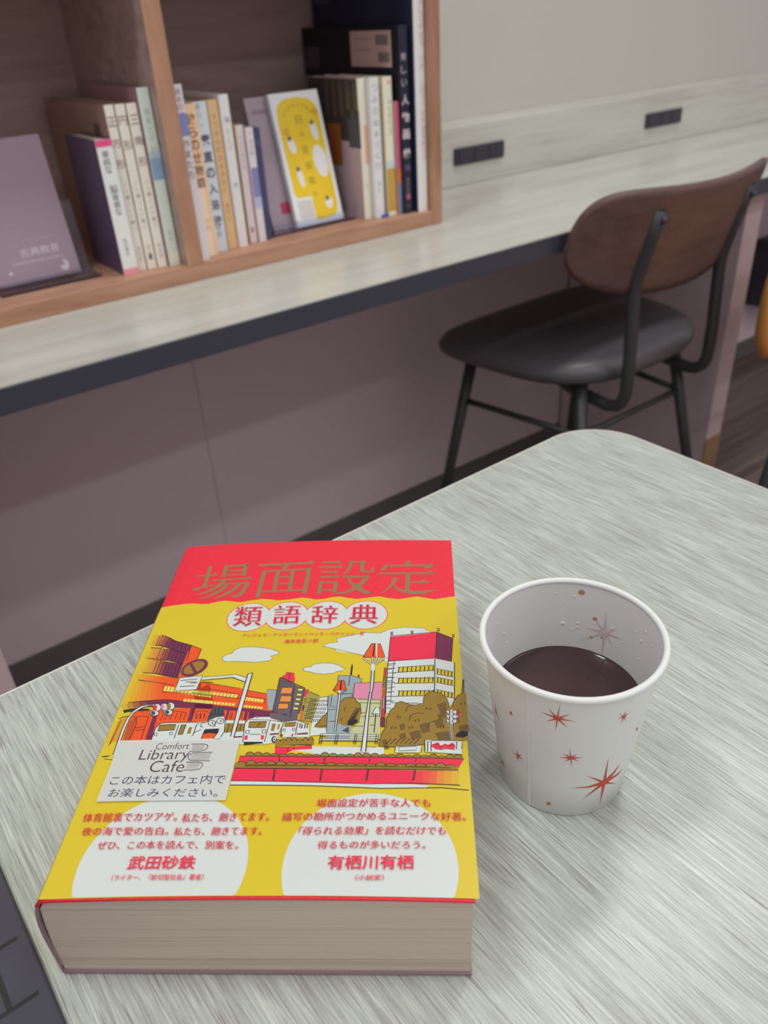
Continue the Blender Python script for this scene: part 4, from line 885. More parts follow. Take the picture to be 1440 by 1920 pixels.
('P','w',((422,84),(635,107),(720,83),(710,-153),(679,-194),(423,-230),(419,-113))),
('P','y',((473,47),(629,63),(630,28),(470,13))),
('P','y',((637,40),(714,23),(711,-9),(637,11))),
('L','k',0.45,((473,47),(470,17))),
('L','k',0.45,((492,49),(489,18))),
('L','k',0.45,((511,50),(508,19))),
('L','k',0.45,((530,51),(527,20))),
('L','k',0.45,((549,52),(546,22))),
('L','k',0.45,((568,54),(565,23))),
('L','k',0.45,((587,55),(584,24))),
('L','k',0.45,((606,57),(603,26))),
('L','k',0.45,((626,58),(622,27))),
('L','k',0.45,((644,38),(642,10))),
('L','k',0.45,((660,34),(658,6))),
('L','k',0.45,((675,30),(673,2))),
('L','k',0.45,((690,26),(688,-2))),
('L','k',0.45,((706,22),(703,-6))),
('L','k',0.35,((450,13),(630,32))),
('L','k',0.35,((466,47),(629,63))),
('L','k',0.3,((635,8),(713,-10))),
('L','k',0.3,((637,43),(712,23))),
('P','y',((474,-21),(628,-16),(629,-49),(471,-55))),
('P','y',((636,-13),(712,-30),(709,-61),(635,-42))),
('L','k',0.45,((474,-21),(471,-51))),
('L','k',0.45,((493,-20),(490,-50))),
('L','k',0.45,((512,-19),(509,-48))),
('L','k',0.45,((530,-17),(527,-47))),
('L','k',0.45,((549,-16),(546,-46))),
('L','k',0.45,((568,-15),(564,-45))),
('L','k',0.45,((587,-13),(583,-43))),
('L','k',0.45,((605,-12),(602,-42))),
('L','k',0.45,((624,-11),(620,-40))),
('L','k',0.45,((643,-16),(641,-43))),
('L','k',0.45,((658,-19),(656,-47))),
('L','k',0.45,((673,-23),(671,-51))),
('L','k',0.45,((688,-27),(686,-55))),
('L','k',0.45,((703,-31),(701,-59))),
('L','k',0.35,((451,-54),(629,-46))),
('L','k',0.35,((467,-21),(628,-16))),
('L','k',0.3,((634,-44),(711,-62))),
('L','k',0.3,((636,-11),(710,-30))),
('P','y',((476,-99),(626,-94),(627,-126),(473,-131))),
('P','y',((634,-89),(709,-105),(706,-135),(634,-117))),
('L','k',0.45,((476,-99),(473,-128))),
('L','k',0.45,((494,-98),(491,-126))),
('L','k',0.45,((512,-97),(509,-125))),
('L','k',0.45,((531,-95),(528,-124))),
('L','k',0.45,((549,-94),(546,-123))),
('L','k',0.45,((568,-93),(564,-121))),
('L','k',0.45,((586,-92),(582,-120))),
('L','k',0.45,((604,-90),(601,-119))),
('L','k',0.45,((623,-89),(619,-118))),
('L','k',0.45,((641,-91),(639,-118))),
('L','k',0.45,((656,-95),(654,-122))),
('L','k',0.45,((671,-99),(669,-125))),
('L','k',0.45,((686,-102),(684,-129))),
('L','k',0.45,((701,-106),(699,-133))),
('L','k',0.35,((453,-131),(627,-122))),
('L','k',0.35,((469,-99),(626,-94))),
('L','k',0.3,((632,-119),(708,-136))),
('L','k',0.3,((635,-87),(707,-106))),
('L','k',0.35,((424,69),(459,71))),
('L','k',0.35,((424,39),(458,41))),
('L','k',0.35,((424,10),(458,11))),
('L','k',0.35,((423,-19),(457,-18))),
('L','k',0.35,((423,-48),(457,-47))),
('L','k',0.35,((423,-76),(457,-75))),
('L','k',0.35,((423,-104),(456,-103))),
('L','k',0.35,((423,-132),(456,-130))),
('L','k',0.35,((422,-159),(455,-158))),
('L','k',0.3,((421,59),(443,60))),
('L','k',0.3,((421,34),(443,36))),
('L','k',0.3,((421,10),(443,11))),
('L','k',0.3,((421,-14),(443,-13))),
('L','k',0.3,((421,-38),(443,-37))),
('L','k',0.3,((421,-62),(443,-61))),
('L','k',0.3,((421,-86),(443,-85))),
('L','k',0.3,((421,-109),(443,-108))),
('L','k',0.3,((421,-132),(443,-131))),
('L','k',0.3,((421,-154),(442,-153))),
('L','k',0.3,((421,-177),(442,-176))),
('L','k',0.3,((421,-199),(442,-198))),
('L','k',0.4,((720,83),(710,-153))),
('L','k',0.4,((633,103),(627,-110))),
('L','k',0.4,((422,84),(419,-113),(421,-230))),
('L','k',0.35,((451,85),(447,47),(442,-95),(441,-168),(559,-170))),
('P','r',((407,42),(416,42),(415,-15),(406,-15))),
('L','k',0.25,((407,42),(416,42),(415,-15),(406,-15),(407,42))),
('P','ol',((405,-17),(415,-17),(415,-83),(404,-81))),
('L','k',0.25,((405,-17),(415,-17),(415,-83),(404,-81),(405,-17))),
('P','o',((405,-86),(415,-86),(414,-134),(405,-134))),
('L','k',0.25,((405,-86),(415,-86),(414,-134),(405,-134),(405,-86))),
('P','pk',((405,-137),(416,-136),(417,-204),(406,-204))),
('L','k',0.25,((405,-137),(416,-136),(417,-204),(406,-204),(405,-137))),
('P','r',((406,-206),(419,-206),(418,-251),(405,-251))),
('L','k',0.25,((406,-206),(419,-206),(418,-251),(405,-251),(406,-206))),
('P','mr',((402,-254),(420,-256),(420,-304),(402,-304))),
('L','k',0.25,((402,-254),(420,-256),(420,-304),(402,-304),(402,-254))),
('P','ol',((400,-406),(407,-348),(428,-298),(427,-256),(442,-212),(459,-196),(464,-172),(487,-163),(510,-176),(526,-182),(549,-184),(565,-175),(579,-174),(581,-138),(596,-111),(619,-103),(649,-109),(675,-136),(684,-167),(686,-194),(699,-189),(707,-158),(728,-121),(752,-109),(762,-112),(761,-240),(756,-365),(701,-374),(583,-393),(490,-411))),
('L','k',0.3,((400,-406),(407,-348),(428,-298),(427,-256),(442,-212),(459,-196),(464,-172),(487,-163),(510,-176),(526,-182),(549,-184),(565,-175),(579,-174),(581,-138),(596,-111),(619,-103),(649,-109),(675,-136),(684,-167),(686,-194),(699,-189),(707,-158),(728,-121),(752,-109))),
('L','k',0.34,((479,-301),(491,-292),(501,-288))),
('L','k',0.34,((481,-308),(494,-299),(502,-296))),
('L','k',0.34,((483,-315),(498,-305),(503,-303))),
('L','k',0.34,((485,-321),(501,-312),(504,-310))),
('L','k',0.34,((562,-296),(583,-286),(600,-282))),
('L','k',0.34,((564,-302),(586,-293),(601,-289))),
('L','k',0.34,((565,-309),(589,-299),(602,-297))),
('L','k',0.34,((567,-316),(592,-306),(603,-304))),
('L','k',0.34,((569,-322),(595,-313),(603,-311))),
('L','k',0.34,((571,-329),(598,-319),(604,-318))),
('L','k',0.34,((573,-335),(601,-326),(605,-325))),
('L','k',0.34,((637,-182),(657,-172),(674,-168))),
('L','k',0.34,((639,-189),(660,-179),(674,-175))),
('L','k',0.34,((641,-196),(664,-186),(675,-183))),
('L','k',0.34,((643,-203),(667,-193),(676,-190))),
('L','k',0.34,((644,-210),(670,-200),(677,-198))),
('L','k',0.34,((646,-217),(673,-207),(677,-205))),
('L','k',0.34,((648,-224),(676,-213),(678,-213))),
('L','k',0.34,((650,-231),(679,-220),(679,-220))),
('L','k',0.34,((622,-273),(642,-263),(658,-260))),
('L','k',0.34,((624,-280),(645,-270),(659,-267))),
('L','k',0.34,((626,-287),(648,-277),(659,-274))),
('L','k',0.34,((628,-293),(651,-284),(660,-281))),
('L','k',0.34,((630,-300),(654,-290),(661,-288))),
('L','k',0.34,((631,-307),(657,-297),(662,-295))),
('L','k',0.34,((521,-338),(545,-329),(565,-325))),
('L','k',0.34,((523,-345),(548,-335),(566,-332))),
('L','k',0.34,((524,-351),(551,-342),(567,-339))),
('L','k',0.34,((526,-358),(554,-348),(567,-346))),
('L','k',0.34,((528,-364),(557,-354),(568,-353))),
('L','k',0.34,((530,-370),(560,-361),(569,-359))),
('L','k',0.34,((480,-351),(494,-342),(505,-338))),
('L','k',0.34,((482,-357),(497,-348),(506,-345))),
('L','k',0.34,((484,-364),(500,-355),(507,-352))),
('L','k',0.34,((486,-370),(503,-361),(508,-359))),
('L','k',0.34,((627,-340),(657,-330),(681,-326))),
('L','k',0.34,((629,-346),(660,-337),(682,-333))),
('L','k',0.34,((631,-353),(663,-343),(683,-340))),
('L','k',0.34,((633,-359),(666,-349),(683,-347))),
('L','k',0.34,((634,-366),(669,-356),(684,-354))),
('L','k',0.34,((636,-372),(672,-362),(685,-361))),
('L','k',0.34,((638,-378),(675,-369),(685,-367))),
('L','k',0.34,((639,-385),(677,-375),(686,-374))),
('L','k',0.34,((720,-300),(743,-290),(762,-287))),
('L','k',0.34,((722,-307),(746,-297),(763,-294))),
('L','k',0.34,((723,-313),(749,-304),(763,-301))),
('L','k',0.34,((725,-320),(752,-310),(764,-309))),
('L','k',0.34,((727,-326),(755,-317),(764,-316))),
('L','k',0.34,((728,-333),(757,-324),(765,-323))),
('L','k',0.34,((636,-239),(654,-229),(669,-225))),
('L','k',0.34,((638,-246),(657,-236),(669,-232))),
('L','k',0.34,((640,-252),(660,-242),(670,-240))),
('L','k',0.34,((641,-259),(663,-249),(671,-247))),
('L','k',0.34,((412,-384),(422,-375),(430,-372))),
('L','k',0.34,((414,-391),(425,-382),(431,-379))),
('L','k',0.34,((416,-397),(429,-388),(432,-386))),
('L','k',0.34,((418,-403),(432,-394),(434,-392))),
('L','k',0.34,((420,-410),(435,-401),(435,-399))),
('L','k',0.34,((422,-416),(438,-407),(436,-406))),
('L','k',0.34,((424,-422),(442,-413),(437,-413))),
('P','k',((706,-342),(729,-321),(758,-325),(756,-345),(736,-357),(708,-354))),
('L','k',0.34,((428,-396),(449,-368))),
('L','k',0.34,((446,-396),(468,-367))),
('L','k',0.34,((465,-396),(486,-367))),
('L','k',0.34,((484,-395),(505,-367))),
('L','k',0.34,((502,-395),(524,-366))),
('L','k',0.34,((521,-395),(543,-366))),
('L','k',0.34,((540,-394),(561,-366))),
('L','k',0.35,((475,-244),(470,-251),(473,-258))),
('L','k',0.35,((485,-246),(480,-253),(483,-260))),
('L','k',0.35,((453,-304),(447,-310),(451,-318))),
('L','k',0.35,((467,-304),(462,-310),(465,-317))),
('L','k',0.35,((524,-303),(519,-309),(522,-317))),
('L','k',0.35,((537,-300),(531,-307),(535,-314))),
('L','k',0.35,((595,-194),(590,-201),(593,-209))),
('L','k',0.35,((612,-198),(606,-205),(609,-213))),
('L','k',0.35,((550,-264),(544,-271),(547,-278))),
('L','k',0.35,((562,-262),(557,-268),(560,-276))),
('L','k',0.35,((740,-163),(734,-170),(737,-178))),
('L','k',0.35,((757,-162),(751,-168),(753,-176))),
('L','k',0.35,((651,-296),(646,-302),(649,-310))),
('L','k',0.35,((664,-295),(658,-302),(661,-309))),
('L','k',0.3,((504,-220),(513,-193),(539,-182))),
('L','k',0.3,((520,-271),(526,-241),(552,-228),(581,-231))),
('L','k',0.3,((597,-303),(603,-282),(626,-269))),
('L','k',0.4,((744,-109),(753,-27))),
('L','k',0.4,((752,-109),(756,-28))),
('P','w',((689,-207),(702,-207),(698,-366),(686,-367))),
('L','k',0.35,((689,-207),(684,-280),(692,-284),(688,-367))),
('L','k',0.35,((699,-284),(695,-366))),
('P','w',((672,-212),(687,-211),(683,-231),(677,-230))),
('L','k',0.3,((687,-211),(672,-211),(678,-230))),
('P','w',((720,-219),(719,-223),(717,-226),(715,-228),(712,-230),(709,-231),(706,-230),(703,-229),(701,-226),(699,-223),(699,-220),(700,-216),(701,-213),(704,-210),(706,-209),(710,-208),(713,-209),(716,-210),(718,-213),(719,-216))),
('P','r',((728,-219),(728,-222),(727,-226),(725,-228),(723,-230),(721,-230),(719,-230),(717,-228),(715,-226),(714,-223),(714,-219),(715,-216),(716,-213),(717,-210),(719,-208),(722,-208),(724,-208),(726,-210),(727,-212),(728,-215))),
('L','k',0.3,((727,-219),(725,-225),(719,-230),(712,-232),(705,-230),(700,-226),(698,-220),(700,-214),(706,-209),(713,-207),(720,-209),(725,-213),(727,-219))),
('P','w',((671,-237),(686,-237),(682,-256),(676,-255))),
('L','k',0.3,((686,-236),(672,-236),(677,-255))),
('P','w',((718,-244),(718,-248),(716,-251),(714,-253),(711,-255),(708,-256),(705,-255),(702,-254),(700,-251),(698,-248),(698,-245),(699,-241),(700,-238),(703,-236),(705,-234),(709,-233),(712,-234),(715,-235),(717,-238),(718,-241))),
('P','pk',((727,-244),(727,-247),(726,-251),(724,-253),(722,-255),(720,-255),(717,-255),(716,-253),(714,-251),(713,-248),(713,-244),(714,-241),(715,-238),(716,-235),(718,-234),(721,-233),(723,-233),(725,-235),(726,-237),(727,-241))),
('L','k',0.3,((726,-244),(724,-250),(718,-255),(711,-256),(704,-255),(699,-251),(697,-245),(699,-239),(705,-234),(712,-232),(719,-234),(724,-238),(726,-244))),
('P','w',((671,-262),(685,-261),(681,-281),(675,-280))),
('L','k',0.3,((685,-261),(671,-261),(676,-280))),
('P','w',((717,-269),(717,-272),(715,-276),(713,-278),(710,-280),(707,-280),(704,-280),(701,-278),(699,-276),(697,-273),(697,-270),(698,-266),(699,-263),(702,-261),(704,-259),(708,-258),(711,-259),(714,-260),(716,-263),(717,-266))),
('P','ol',((726,-269),(726,-272),(724,-275),(723,-278),(721,-279),(719,-280),(716,-280),(714,-278),(713,-276),(712,-273),(712,-269),(712,-266),(714,-263),(715,-260),(717,-259),(719,-258),(722,-258),(724,-260),(725,-262),(726,-265))),
('L','k',0.3,((725,-269),(723,-275),(717,-279),(710,-281),(703,-280),(698,-276),(696,-270),(698,-264),(704,-259),(711,-257),(718,-259),(723,-263),(725,-269))),
('P','w',((468,-407),(571,-398),(566,-437),(464,-439))),
('L','k',0.35,((464,-435),(468,-407),(570,-400),(567,-433))),
('L','k',0.3,((479,-411),(549,-406),(549,-426),(480,-431),(479,-411))),
('P','w',((583,-373),(731,-371),(728,-441),(583,-433))),
('L','k',0.4,((583,-431),(583,-373),(608,-381),(607,-430))),
('L','k',0.4,((595,-381),(593,-431))),
('L','k',0.35,((608,-375),(732,-373),(729,-413))),
('L','k',0.35,((710,-378),(707,-418))),
('P','r',((630,-402),(630,-406),(628,-409),(626,-411),(623,-413),(620,-413),(616,-413),(614,-411),(611,-409),(610,-406),(609,-403),(610,-399),(612,-396),(614,-394),(617,-392),(620,-391),(623,-392),(626,-393),(629,-396),(630,-399))),
('P','r',((643,-408),(642,-411),(640,-414),(638,-417),(635,-418),(632,-419),(629,-419),(626,-417),(624,-415),(622,-412),(622,-408),(622,-405),(624,-402),(626,-399),(629,-398),(632,-397),(636,-397),(639,-399),(641,-401),(642,-404))),
('P','r',((658,-409),(657,-413),(656,-416),(653,-418),(650,-420),(647,-421),(644,-420),(641,-419),(639,-416),(637,-413),(637,-410),(638,-406),(639,-403),(642,-401),(645,-399),(648,-399),(651,-399),(654,-400),(656,-403),(658,-406))),
('P','r',((675,-403),(675,-406),(673,-409),(671,-412),(668,-414),(664,-414),(661,-414),(658,-412),(656,-410),(655,-407),(654,-403),(655,-400),(656,-397),(659,-394),(662,-393),(665,-392),(668,-393),(671,-394),(673,-396),(675,-399))),
('P','r',((689,-404),(688,-408),(687,-411),(684,-414),(681,-415),(678,-416),(675,-415),(672,-414),(670,-412),(668,-408),(668,-405),(669,-402),(670,-399),(673,-396),(676,-394),(679,-394),(682,-394),(685,-396),(687,-398),(689,-401))),
('P','r',((703,-406),(702,-409),(700,-413),(698,-415),(695,-417),(692,-417),(689,-417),(686,-415),(684,-413),(682,-410),(682,-407),(682,-403),(684,-400),(686,-398),(689,-396),(693,-395),(696,-396),(699,-397),(701,-400),(702,-403))),
('P','r',((643,-396),(642,-399),(641,-402),(638,-405),(635,-407),(632,-407),(629,-407),(626,-405),(624,-403),(622,-400),(622,-396),(622,-393),(624,-390),(626,-387),(629,-386),(633,-385),(636,-385),(639,-387),(641,-389),(642,-392))),
('P','r',((702,-396),(701,-400),(699,-403),(697,-405),(694,-407),(691,-408),(687,-407),(685,-406),(682,-403),(681,-400),(681,-397),(681,-393),(683,-390),(685,-388),(688,-386),(692,-385),(695,-386),(698,-387),(700,-390),(701,-393))),
('L','k',0.3,((614,-397),(632,-392),(644,-408),(663,-391),(679,-403),(694,-392),(703,-406))),
('L','k',0.3,((620,-416),(644,-420),(672,-415),(702,-420))),
]
WAVE = ((-736,520),(-678,531),(-624,537),(-577,538),(-532,530),(-493,529),(-460,541),(-416,549),(-375,540),(-330,531),(-283,542),(-222,551),(-180,544),(-141,535),(-88,540),(-27,553),(9,548),(42,536),(87,538),(129,552),(166,557),(210,544),(251,535),(309,545),(362,556),(420,540),(463,533),(508,545),(553,556),(596,546),(641,535),(694,550),(746,563))
TITLE = (((-568,860),(-546,858),(-539,668),(-560,670)),((-609,766),(-503,766),(-506,779),(-612,778)),((-531,772),(-517,795),(-498,775),(-501,768)),((-613,665),(-507,694),(-502,682),(-548,669),(-601,643)),((-481,858),(-458,856),(-455,751),(-477,753)),((-374,864),(-351,862),(-349,751),(-371,752)),((-466,841),(-350,843),(-353,860),(-469,857)),((-458,802),(-361,798),(-364,811),(-461,815)),((-455,762),(-364,760),(-366,773),(-457,775)),((-371,853),(-359,868),(-344,851),(-348,833)),((-517,720),(-308,726),(-311,740),(-520,734)),((-342,731),(-327,753),(-304,732)),((-463,740),(-479,692),(-463,667),(-442,715)),((-479,692),(-518,648),(-509,628),(-463,667)),((-518,648),(-581,607),(-580,603),(-509,628)),((-462,683),(-322,686),(-325,700),(-465,697)),((-437,694),(-460,652),(-447,629),(-422,673)),((-460,652),(-504,608),(-496,592),(-447,629)),((-504,608),(-555,573),(-553,570),(-496,592)),((-373,698),(-396,652),(-380,627),(-356,675)),((-396,652),(-435,608),(-426,589),(-380,627)),((-435,608),(-485,570),(-483,567),(-426,589)),((-337,709),(-341,664),(-320,645),(-312,690)),((-341,664),(-353,615),(-335,592),(-320,645)),((-353,615),(-367,595),(-359,571),(-335,592)),((-367,595),(-395,592),(-394,586),(-359,571)),((-290,834),(10,843),(7,862),(-294,854)),((-32,849),(-9,877),(8,854)),((-153,847),(-122,848),(-144,793),(-160,792)),((-264,798),(-241,796),(-242,568),(-264,570)),((-253,780),(-13,787),(-15,803),(-256,795)),((-27,803),(-3,802),(-4,587),(-27,588)),((-30,796),(-13,813),(1,794),(-4,775)),((-190,790),(-168,789),(-165,612),(-186,613)),((-111,791),(-90,790),(-84,612),(-104,613)),((-169,727),(-104,729),(-106,742),(-172,740)),((-166,668),(-101,670),(-103,683),(-168,681)),((-238,605),(-20,611),(-22,625),(-241,619)),((51,846),(152,845),(150,862),(49,864)),((120,858),(133,874),(155,853)),((35,803),(162,801),(161,818),(33,820)),((131,813),(144,829),(165,809)),((51,760),(145,759),(143,774),(49,775)),((113,770),(126,784),(146,766)),((52,717),(149,715),(148,731),(50,732)),((117,727),(130,740),(150,722)),((49,689),(70,688),(68,581),(47,582)),((128,686),(150,686),(146,591),(125,592)),((56,670),(150,670),(148,684),(54,684)),((66,607),(137,607),(135,620),(65,620)),((126,679),(139,691),(152,677),(143,664)),((192,868),(192,821),(211,811),(213,861)),((192,821),(186,786),(199,768),(211,811)),((186,786),(165,736),(167,734),(199,768)),((199,844),(280,844),(279,860),(198,860)),((251,854),(269,870),(284,850),(275,839)),((254,851),(276,851),(277,768),(255,768)),((258,776),(279,776),(293,772),(311,775),(322,819),(331,767),(317,756),(280,756),(261,760)),((171,713),(300,715),(300,730),(170,729)),((272,722),(290,735),(311,715),(301,702)),((288,729),(259,674),(274,649),(304,706)),((259,674),(220,623),(229,598),(274,649)),((220,623),(179,596),(183,579),(229,598)),((179,596),(129,585),(130,581),(183,579)),((192,717),(206,669),(216,685),(196,721)),((206,669),(241,618),(251,646),(216,685)),((241,618),(286,579),(291,611),(251,646)),((286,579),(327,585),(327,590),(291,611)),((279,606),(329,591),(307,573)),((493,861),(519,861),(517,815),(491,815)),((389,810),(623,815),(623,831),(389,826)),((389,832),(403,826),(390,783),(374,771),(363,781)),((597,820),(623,842),(644,823),(618,801),(597,786)),((359,742),(643,747),(643,762),(359,757)),((599,757),(620,777),(645,756)),((494,748),(518,748),(515,592),(492,592)),((514,667),(612,670),(612,685),(514,682)),((566,681),(586,700),(614,676)),((429,715),(457,710),(448,683),(431,646),(400,602),(363,569),(396,613),(421,661)),((433,651),(451,612),(457,628),(437,656)),((451,612),(484,586),(487,611),(457,628)),((484,586),(530,576),(531,604),(487,611)),((530,576),(589,579),(588,607),(531,604)),((589,579),(654,609),(653,613),(588,607)))
TEXTS = [('obi','類','r',((-333,342),(-200,342),(-344,487)),'min'),
('obi','語','r',((-141,349),(-13,350),(-147,487)),'min'),
('obi','辞','r',((46,350),(170,346),(40,482)),'min'),
('obi','典','r',((230,343),(363,343),(229,484)),'min'),
('obi','アンジェラ・アッカーマン＋ベッカ・パグリッシ','r',((-274,261),(261,260),(-274,282)),'b2'),
('obi','著','r',((283,260),(302,260),(286,282)),'b2'),
('obi','滝本杏奈＝訳','r',((-67,209),(94,210),(-67,236)),'b2'),
('obi','体育館裏でカツアゲ。','r',((-691,-745),(-331,-751),(-694,-706)),'min2'),
('obi','私たち、飽きてます。','r',((-313,-757),(11,-755),(-312,-719)),'min2'),
('obi','夜の海で愛の告白。','r',((-674,-802),(-347,-810),(-678,-767)),'min2'),
('obi','私たち、飽きてます。','r',((-328,-813),(-6,-814),(-328,-778)),'min2'),
('obi','ぜひ、この本を読んで、別案を。','r',((-595,-862),(-80,-871),(-597,-828)),'min2'),
('obi','武田砂鉄','r',((-459,-944),(-219,-947),(-459,-891)),'bold'),
('obi','（ライター、『紋切型社会』著者）','r',((-502,-985),(-178,-988),(-502,-962)),'b2'),
('obi','場面設定が苦手な人でも','r',((180,-697),(600,-690),(181,-661)),'min2'),
('obi','描写の勘所がつかめるユニークな好著。','r',((58,-756),(727,-745),(60,-721)),'min2'),
('obi','「得られる効果」を読むだけでも','r',((125,-815),(651,-806),(131,-780)),'min2'),
('obi','得るものが多いだろう。','r',((201,-870),(580,-864),(203,-838)),'min2'),
('obi','有栖川有栖','r',((243,-950),(539,-944),(244,-895)),'bold'),
('obi','（小説家）','r',((342,-988),(438,-986),(344,-967)),'b2'),
('st','Comfort','br',((-506,-412),(-368,-414),(-505,-379)),'lt'),
('st','Library','br',((-562,-478),(-358,-481),(-559,-411)),'lt'),
('st','Cafe','br',((-503,-525),(-363,-528),(-500,-469)),'lt'),
('st','この本はカフェ内で','nv',((-642,-581),(-185,-590),(-642,-537)),'n'),
('st','お楽しみください。','nv',((-630,-637),(-201,-650),(-629,-597)),'n')]
STICK = ((-667,-656),(-165,-665),(-164,-369),(-668,-356))
SLINES = ((0.35,((-361,-389),(-311,-390),(-294,-395),(-290,-408),(-298,-421),(-312,-426),(-361,-426))),(0.14,((-355,-395),(-302,-396))),(0.14,((-355,-401),(-304,-402))),(0.14,((-355,-407),(-305,-408))),(0.14,((-355,-413),(-306,-414))),(0.14,((-355,-418),(-307,-419))),(0.35,((-264,-434),(-344,-434),(-358,-446),(-359,-459),(-345,-473),(-265,-477))),(0.14,((-344,-440),(-268,-440))),(0.14,((-349,-445),(-269,-446))),(0.14,((-349,-451),(-269,-452))),(0.14,((-348,-457),(-270,-457))),(0.14,((-348,-463),(-270,-463))),(0.14,((-344,-469),(-271,-469))),(0.35,((-362,-481),(-311,-482),(-294,-488),(-291,-502),(-299,-517),(-319,-520),(-361,-520))),(0.14,((-354,-487),(-302,-488))),(0.14,((-354,-493),(-304,-494))),(0.14,((-354,-498),(-305,-499))),(0.14,((-354,-504),(-306,-505))),(0.14,((-354,-510),(-307,-511))))
